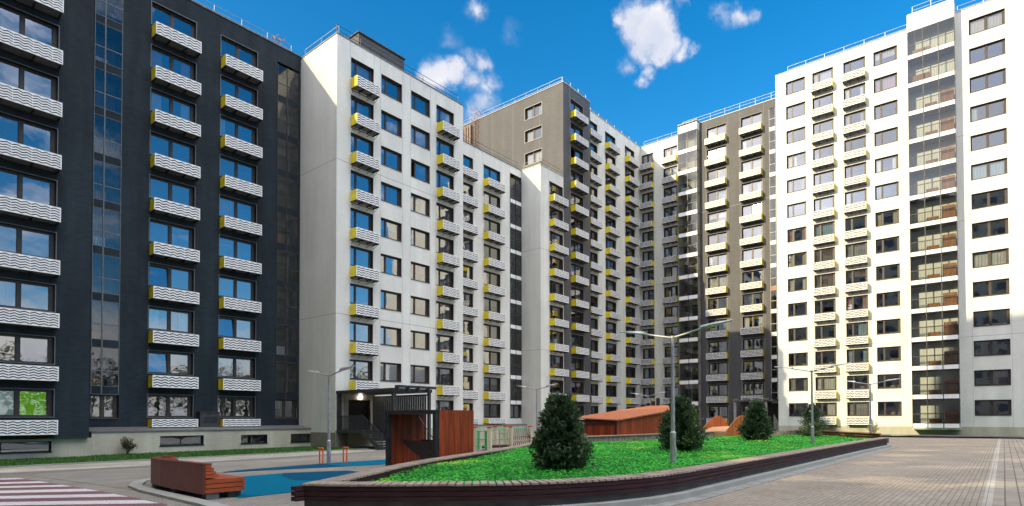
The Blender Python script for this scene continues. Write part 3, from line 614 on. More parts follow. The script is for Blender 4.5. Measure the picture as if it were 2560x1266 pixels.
obj('bay_side',q,bH,-bH.location,0,[m_white])
q=MB().box(70.6+.9,79,-14,20,-1,HIZ-.3); obj('rear_wall',q,bH,-bH.location,0,[m_white])
q=MB().box(69.3,79,-14,20,HIZ-.25,HIZ-.05); obj('roof',q,bH,-bH.location,0,[m_roof])
for a_ in [(69.15,69.4,7.1,20.05,HIZ,HIZ+.08),(69.15,69.4,-14,3.15,HIZ,HIZ+.08)]: obj('parapet',MB().box(*a_),bH,-bH.location,0,[m_trimw])
add_rail(fH,1.2,12.8,HIZ+.05,.6); add_rail(fH,17,33,HIZ+.05,.6); add_rail(fHb,.4,3.5,HIZ+.8,.5)
# ================================================================ tower outside the frame that shades the court
bT=empty('apartment_building',(-21,5,0),'tall grey apartment tower closing the court on the side out of the picture, its openings added for sun patches','apartment building')
def twr(t,p):
    g=geo(t); s=t.node('ShaderNodeSeparateXYZ'); t.l.new(g,s.inputs[0])
    fy=t.m('FRACT',t.m('DIVIDE',s.outputs[1],3.2)); fz=t.m('FRACT',t.m('DIVIDE',s.outputs[2],2.8))
    w=t.m('MULTIPLY',t.m('LESS_THAN',t.m('ABSOLUTE',t.m('SUBTRACT',fy,.5)),.3),t.m('LESS_THAN',t.m('ABSOLUTE',t.m('SUBTRACT',fz,.5)),.26))
    t.l.new(t.mix(w,(.42,.36,.28),(.08,.09,.11)),p.inputs['Base Color'])
SPOTS=[(45.5,9.4),(46.2,3.2),(47.5,1.0),(37.0,3.4),(36.9,.6),(31.5,3.6),(25.6,3.9),(24.8,1.6),(18.6,2.7),(17.4,1.8),(19.3,.1),(17.6,5.0),(31,-.5),(24.6,32.6),(56,4.5),(57,1.2)]  # ground patches; tower openings are invented to let sun reach them, replacing window reflections
tl=[]; t2=[]
for i,(sx,sy) in enumerate(SPOTS):
    w_=R.uniform(1.1,1.9)/2; h_=R.uniform(.75,1.15)/2; t=(sx+14.5)/2.3; t_=(sx+27.5)/2.3; z0=gz(sy)
    tl.append((sy+.92*t-w_,sy+.92*t+w_,z0+1.05*t-h_,z0+1.05*t+h_)); t2.append((sy+.92*t_-w_-.05,sy+.92*t_+w_+.05,z0+1.05*t_-h_-.05,z0+1.05*t_+h_+.05))
mtw=mat('tower_wall',(.3,.3,.3),.7,fn=twr)
def tw(xx,hl,y0,y1):
    ys=sorted({y0,y1}|{q[0] for q in hl}|{q[1] for q in hl}); ys=[v for v in ys if y0<=v<=y1]; zs=sorted({0,49.4}|{q[2] for q in hl}|{q[3] for q in hl}); m=MB()
    for a,b in zip(ys,ys[1:]):
        for c,d in zip(zs,zs[1:]):
            if not any(q[0]-1e-4<=a and b<=q[1]+1e-4 and q[2]-1e-4<=c and d<=q[3]+1e-4 for q in hl): m.poly([(xx,a,c),(xx,b,c),(xx,b,d),(xx,a,d)])
    return m
obj('wall',tw(-14.5,tl,-40,36.5),bT,-bT.location,0,[mtw]); obj('rear_wall',tw(-27.5,t2,-40,44),bT,-bT.location,0,[mtw])
q=MB().poly([(-14.5,36.5,0),(-27.5,44,0),(-27.5,44,49.4),(-14.5,36.5,49.4)]); obj('side_wall',q,bT,-bT.location,0,[mtw])
q=MB().poly([(-14.5,36.5,49.4),(-27.5,44,49.4),(-27.5,-40,49.4),(-14.5,-40,49.4)]); obj('roof',q,bT,-bT.location,0,[m_roof])
# ================================================================ ground
def sheet(name,poly,off,m,kind='structure'):
    bm=bmesh.new(); vs=[bm.verts.new((x,y,0)) for x,y in poly]; bm.faces.new(vs); bmesh.ops.triangulate(bm,faces=bm.faces[:])
    ys=[p[1] for p in poly]
    y=12.0
    while y<=34:
        if min(ys)<y<max(ys): bmesh.ops.bisect_plane(bm,geom=bm.verts[:]+bm.edges[:]+bm.faces[:],plane_co=(0,y,0),plane_no=(0,1,0))
        y+=1.1
    for v in bm.verts: v.co.z=gz(v.co.y)+off
    bmesh.ops.recalc_face_normals(bm,faces=bm.faces)
    me=bpy.data.meshes.new(name); bm.to_mesh(me); bm.free(); me.materials.append(m)
    o=obj(name,me); o['kind']=kind; return o
sheet('ground',[(-900,-900),(900,-900),(900,1200),(-900,1200)],-.03,m_ground)
sheet('courtyard_paving',[(-14,-60),(69,-60),(69,42),(-14,42)],-.008,m_pave)
sheet('road',[(-10,-50),(66,-50),(66,.2),(-10,.2)],-.004,m_road)
sheet('paving_strip',[(-10,.2),(66,.2),(66,.36),(-10,.36)],.0,m_path)
sheet('playground_paving',[(5.2,9.9),(5.8,10.2),(11,13),(16.5,15.2),(22,18),(34,19),(40,26),(26,30.5),(5.3,28.3),(5.2,26)],.0,m_paveg)
sheet('driveway',[(-12,10.5),(5.05,10.5),(5.05,28.2),(-12,29.5)],-.002,m_paveg)
# maroon and white hatched crossing
sheet('crossing',[(-3,12.2),(4.35,12.2),(4.62,13.2),(4.7,26.3),(4.2,27.3),(-3,27.3)],.002,m_mar)
z=MB(); ends=[(26.17,25.14),(23.28,22.13),(20.73,19.75),(18.49,17.36),(16.27,15.29),(14.29,13.39),(12.35,11.5)]
for i,(ya,yb) in enumerate(ends):
    xe=4.68-.02*i; L=6.0; n=10
    for j in range(n):
        t0,t1=L*j/n,L*(j+1)/n
        pts=[(xe-t0*.64,ya+t0*.77),(xe-t0*.64,yb+t0*.77),(xe-t1*.64,yb+t1*.77),(xe-t1*.64,ya+t1*.77)]
        z.poly([(x,y,gz(y)+.007) for x,y in pts])
o=obj('crossing_stripes',z,mats=[m_zeb]); o['kind']='structure'
# kerbs
def strip(pts,w,off0,off1):
    m=MB(); n=len(pts)
    L=[];Rr=[]
    for i,p in enumerate(pts):
        a=Vector(pts[max(0,i-1)]);b=Vector(pts[min(n-1,i+1)]);d=(b-a).normalized();nn=Vector((-d.y,d.x)); L.append(Vector(p)+nn*w/2);Rr.append(Vector(p)-nn*w/2)
    for i in range(n-1):
        q=[L[i],Rr[i],Rr[i+1],L[i+1]]; m.prism([(v.x,v.y) for v in q],lambda p:gz(p[1])+off0,lambda p:gz(p[1])+off1)
    return m
def arc(cx,cy,r,a0,a1,n=10): return [(cx+r*math.cos(rad(a0+(a1-a0)*i/n)),cy+r*math.sin(rad(a0+(a1-a0)*i/n))) for i in range(n+1)]
kp=[(4.6,8.0),(4.85,10.5),(5.02,12.2),(5.12,14.4),(5.22,16.0),(5.5,17.8),(6.1,19.3),(7.2,20.4),(9.0,21.0)]
o=obj('kerb',strip(kp,.30,-.05,.06),mats=[m_kerb]); o['kind']='structure'
o=obj('kerb',strip([(-8,29.6),(0,29.4),(5,28.9),(9,28.6),(15,29.6),(23,30.8),(30,32.5)],.25,-.05,.08),mats=[m_kerb]); o['kind']='structure'
sheet('footpath',[(-8,29.6),(5,29.0),(9,28.7),(15,29.7),(23,30.9),(32,32.6),(33,36.5),(24.5,34.2),(16,33.9),(5,33.6),(-8,33.3)],.03,m_path)
o=obj('kerb',strip([(-8,33.4),(5,33.75),(16,34.0),(24.4,34.2)],.14,-.05,.09),mats=[m_kerb]); o['kind']='structure'
# blue rubber
sheet('blue_rubber',[(5.94,12.9),(7.38,12.98),(8.3,13.3),(11.3,14.9),(11.6,17.5),(9.95,18.57),(8.0,18.4),(6.4,17.4),(6.1,15)],.012,m_blue)
sheet('blue_rubber',[(9.3,17.5),(8.73,15.8),(8.97,14.98),(11.3,14.9),(11.6,17.5),(9.95,18.57)],.017,m_blued)
sheet('blue_rubber',[(13.0,19.6),(14.4,19.2),(18,20),(17.6,22.4),(13.76,22.6)],.012,m_blue)
sheet('blue_rubber',[(8.7,21.0),(10.0,20.9),(13.0,19.6),(13.76,22.6),(10.0,21.9)],.012,m_blued)
# lawns
sheet('lawn',[(-8,33.4),(5,33.75),(16,34.0),(24.4,34.2),(29.9,38.8),(36.6,41.7),(24.2,PY),(10.22,PY),(10.22,39.9),(-8,39.9)],.05,m_grass)
sheet('lawn',[(64.5,8.5),(64.5,-30),(69.1,-30),(69.1,19.9),(60,19.9),(60,12)],.03,m_grass)
o=obj('kerb',strip([(59.8,12),(64.4,8.4),(64.4,-30)],.25,-.05,.12),mats=[m_kerb]); o['kind']='structure'
rg=random.Random(3); g=MB()
def leafq(m,p,s,rg,tilt=.9,el=1.6,mi=0):
    a=rg.uniform(0,6.28); u=Vector((math.cos(a),math.sin(a),rg.uniform(-.4,.4)*tilt)).normalized(); w=Vector((-u.y,u.x,rg.uniform(-.6,.6)*tilt)).normalized()
    m.poly([p-u*s*el*.5,p+w*s*.38,p+u*s*el*.5,p-w*s*.38],mi)
for i in range(16000):
    x=rg.uniform(-2,24); y=rg.uniform(33.9,40.6); h=rg.uniform(.04,.10); a=rg.uniform(0,6.28); z0=gz(y)+.05; d=Vector((math.cos(a),math.sin(a),0))*.02
    g.poly([(x-d.x,y-d.y,z0),(x+d.x,y+d.y,z0),(x+rg.uniform(-.04,.04),y+rg.uniform(-.04,.04),z0+h)])
o=obj('grass',g,mats=[m_grassb]); tag(o,'short lawn grass below the plinth of the navy building',None,None,'stuff')
# ================================================================ planter ring
ZT=.55
front=[(5.57,9.80),(5.95,9.15),(6.45,8.46),(7.32,7.47),(7.93,6.85),(8.6,6.35),(9.52,5.90),(10.6,5.56),(11.66,5.42),(14.5,5.42),(20,5.42),(26,5.42),(33,5.42),(40.0,5.3)]
end=[(42.5,6.3),(45,8.0),(47.5,10.5)]
backo=[(5.75,9.88),(7.35,10.85),(8.79,11.74),(10.81,12.8),(13.5,13.95),(16.1,15.0),(19,16.4),(22.5,18.2)]
def offs(pts,w):
    out=[]
    n=len(pts)
    for i,p in enumerate(pts):
        a=Vector(pts[max(0,i-1)]);b=Vector(pts[min(n-1,i+1)]);d=(b-a).normalized(); out.append(Vector(p)+Vector((-d.y,d.x))*w)
    return [(v.x,v.y) for v in out]
fin=offs(front,.5); bin_=offs(backo,-.46)
bed=empty('planter_bench',(14,7.5,0),'long curved planter with slatted wooden bench rim around green groundcover','planter')
def dense(pts,step):
    out=[];
    for a,b in zip(pts,pts[1:]):
        a=Vector(a);b=Vector(b);L=(b-a).length;n=max(1,round(L/step))
        for i in range(n): out.append(a+(b-a)*i/n)
    out.append(Vector(pts[-1])); return out
def slats(pi,po,step,z,name,th=.035):
    m=MB(); A=[Vector(p) for p in pi]; B=[Vector(p) for p in po]
    for a0,a1,b0,b1 in zip(A,A[1:],B,B[1:]):
        n=max(1,round(((a1-a0).length+(b1-b0).length)/2/step))
        for i in range(n):
            g0,g1=(i+.06)/n,(i+.82)/n
            q=[a0.lerp(a1,g0),a0.lerp(a1,g1),b0.lerp(b1,g1),b0.lerp(b1,g0)]; dz_=rg.uniform(-.003,.003)
            m.prism([(v.x,v.y) for v in q],z-th+dz_,z+dz_)
    return m
def noc(o): return o
obj('rim_slats',slats(front,fin,.15,ZT,''),bed,-bed.location,0,[m_wplank])
obj('rim_slats',slats(backo,bin_,.16,ZT,''),bed,-bed.location,0,[m_wplank])
def band(pts,inw,z0,z1,m=None,w=.03):
    m=m or MB(); n=len(pts); inn=offs(pts,inw)
    for i in range(n-1):
        q=[pts[i],pts[i+1],inn[i+1],inn[i]]; m.prism(q,z0,z1)
    return m
fb=MB(); f2=offs(front,.02)
for k in range(3): band(f2,.035,ZT-.045-.092*(k+1)+.02,ZT-.045-.092*k,fb)
b2_=offs(backo,-.02)
for k in range(3): band(b2_,-.035,ZT-.045-.092*(k+1)+.02,ZT-.045-.092*k,fb)
b3=offs(backo,-.44); band(b3,.03,ZT-.12,ZT-.04,fb)
for k in range(3): fb.box(5.46,5.8,9.76,9.93,ZT-.045-.092*(k+1)+.02,ZT-.045-.092*k)
obj('plank_fascia',fb,bed,-bed.location,0,[m_wdark])
bs=MB(); band(offs(front,.12),.2,-.1,ZT-.04,bs); obj('base_wall',bs,bed,-bed.location,0,[m_concd])
bs=MB(); band(offs(backo,-.12),-.22,-.3,ZT-.04,bs)
band([(22.5,18.2),(25.4,17.45),(28.4,17.0),(34,16.6),(39,16.5),(46,16.0),(49,13.5),(47.5,10.5)],-.4,-.3,.72,bs)
obj('stone_wall',bs,bed,-bed.location,0,[m_stonew])
ws=slats([(22.3,18.35),(25.3,17.6),(28.4,17.1),(34,16.75),(39,16.65),(46,16.15)],[(22.3,17.75),(25.3,16.95),(28.4,16.5),(34,16.1),(39,16.0),(46,15.5)],.16,.78,''); obj('rim_slats',ws,bed,-bed.location,0,[m_wtan if False else mat('pale_plank',(.4,.27,.2),.6,fn=woodf((.32,.21,.15),(.46,.33,.26),(.4,.4,1)))])
o=obj('kerb',strip(offs(front[3:],-.02),.22,-.05,.12),mats=[m_kerb]); o['kind']='structure'
o=obj('gutter_strip',strip(offs(front[3:],-.30),.34,-.05,.006),mats=[m_conc]); o['kind']='structure'
# groundcover
def czs(x,y):
    return .34+.06*math.sin(x*.6)*math.sin(y*.8)+.10*max(0,min(1,(y-6.5)/4))*math.exp(-((x-20)/16)**2)
outl=fin+[(v[0]-.3,v[1]+.1) for v in end]+[(48.2,13),(45.5,15.4),(39,15.9),(34,16.0),(28.4,16.4),(25.3,16.85),(22.5,17.6)]+bin_[::-1]
def inside(x,y,poly):
    c=False; j=len(poly)-1
    for i in range(len(poly)):
        xi,yi=poly[i];xj,yj=poly[j]
        if (yi>y)!=(yj>y) and x<(xj-xi)*(y-yi)/(yj-yi)+xi: c=not c
        j=i
    return c
m=MB(); vs={}
bm=bmesh.new(); bm.faces.new([bm.verts.new((x,y,0)) for x,y in outl]); bmesh.ops.triangulate(bm,faces=bm.faces[:])
for x in [5+i*.8 for i in range(56)]: bmesh.ops.bisect_plane(bm,geom=bm.verts[:]+bm.edges[:]+bm.faces[:],plane_co=(x,0,0),plane_no=(1,0,0))
for y in [5.5+i*.8 for i in range(17)]: bmesh.ops.bisect_plane(bm,geom=bm.verts[:]+bm.edges[:]+bm.faces[:],plane_co=(0,y,0),plane_no=(0,1,0))
for v in bm.verts: v.co.z=czs(v.co.x,v.co.y)-.03
me=bpy.data.meshes.new('soil'); bm.to_mesh(me); bm.free(); me.materials.append(m_soil)
o=obj('soil',me); o['kind']='structure'
g=MB(); cnt=0
while cnt<98000:
    x=6+42*rg.random()**1.9; y=rg.uniform(5.7,18)
    if not inside(x,y,outl): continue
    p=Vector((x,y,czs(x,y)+rg.uniform(-.02,.075))); leafq(g,p,(.038+.0011*x)*rg.uniform(.6,1.5),rg,1.0,1.5); cnt+=1
o=obj('groundcover',g,mats=[m_cover]); tag(o,'bright green leafy groundcover filling the planter bed',None,None,'stuff')
# ================================================================ conifers
def conifer(name,seed,h,r,n,sparse=0):
    rr=random.Random(seed); f=MB(); t=MB()
    def prof(q): return r*(min(1,(q+.05)/.2)**.5)*(max(0,1-q)**.60)*(1.0)+.03
    t.bar((0,0,-.1),(0,0,h*.95),.05,7,0,.01)
    br=[]
    for i in range(int(230*(1-.4*sparse))):
        q=rr.random()**1.05*.97; a=rr.uniform(0,6.283); rad_=prof(q)*rr.uniform(.78,1.14)
        d=Vector((math.cos(a),math.sin(a),rr.uniform(.15,.55))).normalized(); z0=max(.05,q*h-.12)
        br.append((Vector((0,0,z0)),d,rad_))
        t.bar((0,0,z0),Vector((0,0,z0))+d*rad_*.8,.008,4,0,.003,False)
    for i in range(n):
        o_,d,L=rr.choice(br); s=rr.random()**.55; p=o_+d*L*s+Vector((rr.gauss(0,1),rr.gauss(0,1),rr.gauss(0,1)))*(.045+.05*s*L)
        if p.z<.02: p.z=.02+rr.random()*.05
        dd=(d+Vector((rr.gauss(0,.45),rr.gauss(0,.45),rr.gauss(.25,.4)))).normalized(); w=dd.cross(Vector((rr.gauss(0,1),rr.gauss(0,1),rr.gauss(0,1)))).normalized()
        ln=rr.uniform(.06,.14)
        for k in range(3):
            e=(dd+w*(k-1)*.75).normalized()*ln*(1 if k==1 else .75); c=w*.013
            f.poly([p-c,p+e*.55-c*1.3,p+e,p+e*.55+c*1.3,p+c])
    return f,t
TL=[('conifer_tree',(12.04,8.84),1,1.95,.78,15000,'large bushy thuja nearest the camera in the planter'),
    ('conifer_tree',(21.6,9.95),2,2.2,.95,14000,'second thuja, half behind the near lamp post'),
    ('conifer_tree',(33.4,10.85),3,2.35,.98,11000,'third thuja in front of the orange wave ramp'),
    ('conifer_tree',(43.6,10.4),4,2.4,1.05,4200,'sparse farthest thuja before the sunlit white wing')]
for nm,(x,y),sd,h,r,n,lab in TL:
    e=empty(nm,(x,y,czs(x,y)-.03),lab,'tree','thuja trees in the planter'); f,t=conifer(nm,sd,h,r,n,.8 if sd==4 else 0)
    obj('crown',f,e,mats=[m_thuja]); obj('trunk',t,e,mats=[m_bark])
def shrub(x,y,z,h,r,n,lab,seed,lm):
    rr=random.Random(seed); e=empty('shrub',(x,y,z),lab,'shrub'); f=MB(); t=MB(); tips=[]
    for i in range(14):
        a=rr.uniform(0,6.28); b=Vector((math.cos(a)*r*rr.uniform(.2,.9),math.sin(a)*r*rr.uniform(.2,.9),h*rr.uniform(.45,1))); mid=b*.5+Vector((0,0,.08)); t.path([(0,0,0),mid,b],.01,5); tips+=[mid,b,(mid+b)/2]
    for i in range(n):
        p=rr.choice(tips)+Vector((rr.gauss(0,.09),rr.gauss(0,.09),rr.gauss(0,.07)))*r*1.6; leafq(f,p,rr.uniform(.05,.09),rr,1.6,1.5)
    obj('foliage',f,e,mats=[lm]); obj('stem',t,e,mats=[m_bark])
shrub(11.97,40.04,-.36,.95,.55,900,'small round leafy shrub on the lawn by the plinth',5,m_shrub)
shrub(62.5,9.6,.0,1.25,.6,700,'thin pale shrub beside the wall of the sunlit wing',6,leafm('pale_leaf',(.2,.2,.09),(.32,.3,.15),(.4,.38,.2),.3))
# ================================================================ lamps
def lamp(x,y,z,h,lab):
    e=empty('street_lamp',(x,y,z),lab,'street lamp','double headed court lamps'); m=MB()
    m.bar((0,0,0),(0,0,.95),.085,12,0).bar((0,0,.95),(0,0,1.0),.085,12,0,.06).bar((0,0,1.0),(0,0,h),.06,12,0,.045); obj('pole',m,e,mats=[m_steel])
    m=MB().bar((0,0,h-.02),(0,0,h+.05),.06,10,0).box(-.07,.07,-.09,-.0,.35,.62,1) if False else MB().bar((0,0,h-.02),(0,0,h+.05),.06,10,0)
    for s in(-1,1): m.bar((0,0,h),(0,s*1.0,h+.20),.028,8,0)
    obj('arm',m,e,mats=[m_steel])
    for s in(-1,1):
        hd=MB(); n=8; pr=None
        for i in range(n+1):
            t=i/n; yy=s*(.9+.9*t); zz=h+.19+.14*t; w=.05+.12*math.sin(math.pi*min(1,t*1.15+.12))**.6 if t<.97 else .05; th=.05*(1-t)+.025
            ring=[(-w,yy,zz),(-w*.7,yy,zz+th),(w*.7,yy,zz+th),(w,yy,zz),(w*.6,yy,zz-.012),(-w*.6,yy,zz-.012)]
            if pr:
                for k in range(6): k2=(k+1)%6; hd.poly([pr[k],pr[k2],ring[k2],ring[k]],1 if k==4 and .35<t<.9 else 0)
            else: hd.poly(ring)
            pr=ring
        hd.poly(pr); obj('lamp_head',hd,e,mats=[m_dkmetal if False else m_steel,mat('lamp_lens',(.5,.5,.5),.2,fn=vary((.4,.4,.42),(.55,.55,.56),9))])
    m=MB().box(-.05,.05,-.09,-.07,.30,.52); obj('door_plate',m,e,mats=[m_steel])
lamp(14.05,22.49,gz(22.49),3.72,'lamp post rising from the blue rubber beside the orange bars')
lamp(16.01,7.63,.33,3.75,'nearest and largest lamp post, standing in the planter')
lamp(31.71,7.55,.30,3.75,'lamp post in the planter beside the sparse thuja')
lamp(46.23,7.24,.28,3.75,'lamp post at the far tip of the planter')
d=ray(1342,974.6); k=2.0/ (d.z/math.hypot(d.x,d.y))/math.hypot(d.x,d.y); lamp(d.x*k,d.y*k,-.2,3.9,'lamp post behind the large thuja and rope frame')
d=ray(1620,991); k=2.0/(d.z/math.hypot(d.x,d.y))/math.hypot(d.x,d.y); lamp(d.x*k,d.y*k,-.2,3.9,'farthest lamp post, seen above the red shed roof')
# ================================================================ bench
be=empty('curved_bench',(5.6,15.2,0),'curved dark red wooden bench with high solid back beside the crossing','bench')
bo=[(5.30,13.16),(5.36,14.5),(5.46,16.0),(5.66,17.2),(6.0,17.95),(6.6,18.6)]
def off2(pts,w): return offs(pts,-w)
bi=off2(bo,.14); so_=off2(bo,.10); si=off2(bo,.86)
bl=-be.location
zb=lambda y:gz(y)
m=MB()
for i in range(len(bo)-1): m.prism([bo[i],bo[i+1],off2(bo,.04)[i+1],off2(bo,.04)[i]],lambda p:gz(p[1])+.12,lambda p:gz(p[1])+.74)
obj('back_board',m,be,bl,0,[m_wbench])
m=MB()
a_=offs(bo,.01)
for i in range(len(bo)-1): m.prism([a_[i],a_[i+1],off2(bo,.17)[i+1],off2(bo,.17)[i]],lambda p:gz(p[1])+.742,lambda p:gz(p[1])+.765)
obj('top_board',m,be,bl,0,[m_wbench])
m=MB()
for k in range(4):
    w=.06+.17-.03*k*1.0; z0=.46+.073*k; q0=off2(bo,.045); q1=off2(bo,.30-.045*k)
    for i in range(len(bo)-1): m.prism([q0[i],q0[i+1],q1[i+1],q1[i]],lambda p:gz(p[1])+z0,lambda p:gz(p[1])+z0+.062)
obj('backrest_slats',m,be,bl,0,[m_wredp])
m=MB()
for k in range(3):
    z0=.14+.1*k; q0=off2(bo,.045); q1=off2(bo,.85)
    for i in range(len(bo)-1): m.prism([q0[i],q0[i+1],q1[i+1],q1[i]],lambda p:gz(p[1])+z0,lambda p:gz(p[1])+z0+(.085 if k<2 else .088))
obj('seat',m,be,bl,0,[m_wredp])
for (x,y) in((5.5,13.3),(6.0,13.4),(5.6,15.2),(6.1,15.2),(5.8,17.0),(6.25,16.8)):
    q=MB().box(-.13,.13,-.12,.12,-.03,.135); o=obj('foot',q,be,Vector((x,y,gz(y)))-be.location,0,[m_concd])
# ================================================================ orange bars
for (x,y,lab) in((13.55,22.25,'orange tube bar left of the lamp post'),(14.25,21.6,'orange tube bar right of the lamp post')):
    e=empty('exercise_bar',(x,y,gz(y)),lab,'exercise bar','orange exercise bars'); m=MB()
    [obj('post',MB().path([(0,yy,0),(0,yy,.66)],.028,8),e,mats=[m_orange]) for yy in(-.12,.12)]
    s=1 if x<14 else -1
    m=MB().path([(0,.12*s+.12*s,.67),(0,-.10*s,.67),(0,-.14*s,.64)],.03,8); obj('handle',m,e,mats=[m_orange])
# ================================================================ swing pavilion
e=empty('swing_shelter',(14.1,16.2,-.1),'dark framed wooden shelter with red board sides','play shelter'); l=-e.location; x0,x1,y0,y1,zt=13.3,15.0,14.9,17.6,2.0
m=MB(); m.box(x0-.02,x0+.12,y1-.16,y1,-.2,zt-.12).box(x0-.02,x0+.12,y0,y0+.16,-.2,zt-.12)
m.box(x0-.02,x1,y0,y1,zt-.12,zt,0) if False else m.box(x0-.02,x0+.12,y0,y1,zt-.13,zt); obj('frame',m,e,l,0,[m_black])
m=MB().box(x0+.12,x1,y0+1.3,y1,zt-.09,zt-.02).box(x1-.1,x1,y0,y1,zt-.12,zt-.0); obj('roof',m,e,l,0,[m_black])
m=MB().box(x0+.12,x1+.0,y1-.12,y1-.04,-.2,zt-.13); obj('side_panel',m,e,l,0,[m_wred])
m=MB().box(x0+.12,x1+.05,y0-.02,y0+.08,-.2,zt+.0); obj('side_panel',m,e,l,0,[m_wred])
s=empty('hanging_swing',(14.1,16.2,.5),'dark slatted boat shaped swing seat hanging in the red board shelter','swing'); l=-s.location
m=MB(); rows_=7
for i in range(rows_):
    t=i/rows_; t2=(i+.97)/rows_; ya0=15.15+0*t; 
    def edge(t): return 17.1-.75*(t**1.5)*1.25
    xx=lambda t: 13.62+.10*math.sin(t*2.4)
    za,zb_=.93-.62*t,.93-.62*t2
    m.poly([(xx(t),15.04,za),(xx(t),edge(t),za),(xx(t2),edge(t2),zb_),(xx(t2),15.04,zb_)])
    m.poly([(xx(t)+.03,15.1,za),(xx(t2)+.03,15.1,zb_),(xx(t2)+.03,edge(t2),zb_),(xx(t)+.03,edge(t),za)])
m.box(13.66,14.5,15.1,16.3,.26,.31).box(13.6,14.5,15.1,17.1,.9,.94,0) if False else m.box(13.7,14.5,15.1,16.25,.27,.31)
for i in range(rows_):
    t=i/rows_; t2=(i+.88)/rows_; m.poly([(14.5,15.1,.93-.62*t),(14.5,17.1-.94*t**1.5,.93-.62*t),(14.5,17.1-.94*t2**1.5,.93-.62*t2),(14.5,15.1,.93-.62*t2)])
obj('seat',m,s,l,0,[mat('black_brown_slat',(.025,.014,.013),.5,fn=woodf((.018,.010,.009),(.035,.02,.018),(.4,.4,2)))])
m=MB()
for y in(15.3,16.9): m.path([(13.6,y,.92),(13.7,16.35,1.88)],.016,6)
obj('hanger',m,s,l,0,[m_black])
# ================================================================ red shed, wave ramp, low wall
e=empty('play_shed',(33,18.5,0),'long rusty red board shed with sloping plank roof behind the planter','shed'); l=-e.location
x0,x1,ya,yb=28.45,38.6,16.95,19.6; zr=lambda x:1.62+(x-28.45)*.088
m=MB().prism([(x0,ya),(x1,ya),(x1,yb),(x0,yb)],-.2,lambda p:zr(p[0])-.03); obj('wall',m,e,l,0,[m_wred])
m=MB()
n=46
for i in range(n):
    xa=x0-.12+(x1-x0+.24)*i/n; xb=x0-.12+(x1-x0+.24)*(i+.94)/n; j=.03*((i*7)%3)
    m.prism([(xa,ya-.12-j),(xb,ya-.12-j),(xb,yb+.3),(xa,yb+.3)],lambda p:zr(p[0])+(p[1]-ya)*.045-.03,lambda p:zr(p[0])+(p[1]-ya)*.045+.03)
obj('roof',m,e,l,0,[m_roofred])
m=MB().box(x0-.05,x0+.0,ya,yb,1.38,1.56).box(x0-.06,x0,ya-.02,ya+.1,-.2,1.6).box(x0-.06,x0,yb-.1,yb,-.2,1.6); obj('eave_trim',m,e,l,0,[m_wdark])
m=MB().box(x1+.02,x1+.05,ya,yb,.2,zr(x1)-.1); obj('end_wall',m,e,l,0,[m_wtan])
e=empty('wave_ramp',(43,16,0),'orange plywood wave shaped play ramp behind the third thuja','play ramp'); l=-e.location
def wave(px0,px1,pc,tt,name,dy):
    m=MB(); n=18; pts=[]
    for i in range(n+1):
        u=i/n; px=px0+(px1-px0)*u; q=max(0,1-abs(u-pc)/(pc if u<pc else 1-pc)); zz=.78+1.12*math.sin(math.pi/2*q)**1.25
        d=ray(px,1050); h=math.hypot(d.x,d.y); pts.append((d.x/h*(tt+1.5*u),d.y/h*(tt+1.5*u),zz))
    for (a,b) in zip(pts,pts[1:]):
        nx=Vector((.1,.08,0)); A0=Vector((a[0],a[1],.2));A1=Vector(a);B0=Vector((b[0],b[1],.2));B1=Vector(b)
        m.poly([A0,B0,B1,A1]); m.poly([A0+nx,A1+nx,B1+nx,B0+nx]); m.poly([A1,B1,B1+nx,A1+nx],1)
    obj(name,m,e,l,0,[m_worange,m_wtan])
wave(1749,1829,.62,45.5,'wave_wall',0); wave(1813,1902,.5,43.2,'wave_wall',0)
d0,d1,d2,d3=[Vector((ray(x,1060).x,ray(x,1060).y)).normalized() for x in(1752,1816,1829,1785)]
m=MB().poly([(*(d0*43.4),.78),(*(d1*43.0),.8),(*(d2*46.8),1.1),(*(d3*46.5),1.1)]).poly([(*(d0*43.4),.2),(*(d1*43.0),.2),(*(d1*43.0),.8),(*(d0*43.4),.78)]); obj('deck',m,e,l,0,[m_wtan])
e=empty('low_wall',(44.5,8.3,0),'low red brown board wall at the far tip of the planter','low wall'); l=-e.location
m=MB()
pw=[(41.6,5.95),(44.3,8.1),(47.1,10.3),(48.3,12.6)]
for k in range(3): band(pw,.08,.26+.16*k,.40+.16*k,m)
obj('board',m,e,l,0,[m_wredp]); m=MB(); band(pw,.3,.745,.775,m); obj('cap',m,e,l,0,[m_wredp])
# posts behind shed
for i,(px,zt,lab) in enumerate(((1608,2.62,'shortest black play post behind the shed roof'),(1621,2.78,'second shortest black play post behind the shed roof'),(1633,2.92,'second tallest black play post behind the shed roof'),(1645,3.12,'tallest black play post behind the shed roof'))):
    d=ray(px,1010); h=math.hypot(d.x,d.y); t=43
    m=MB().bar((0,0,0),(0,0,zt),.14,10,0).bar((0,0,zt),(0,0,zt+.03),.15,10,1); o=obj('play_post',m,None,(d.x/h*t,d.y/h*t,-.3+.3),0,[m_black,m_dkmetal]); tag(o,lab,'post','black play posts')
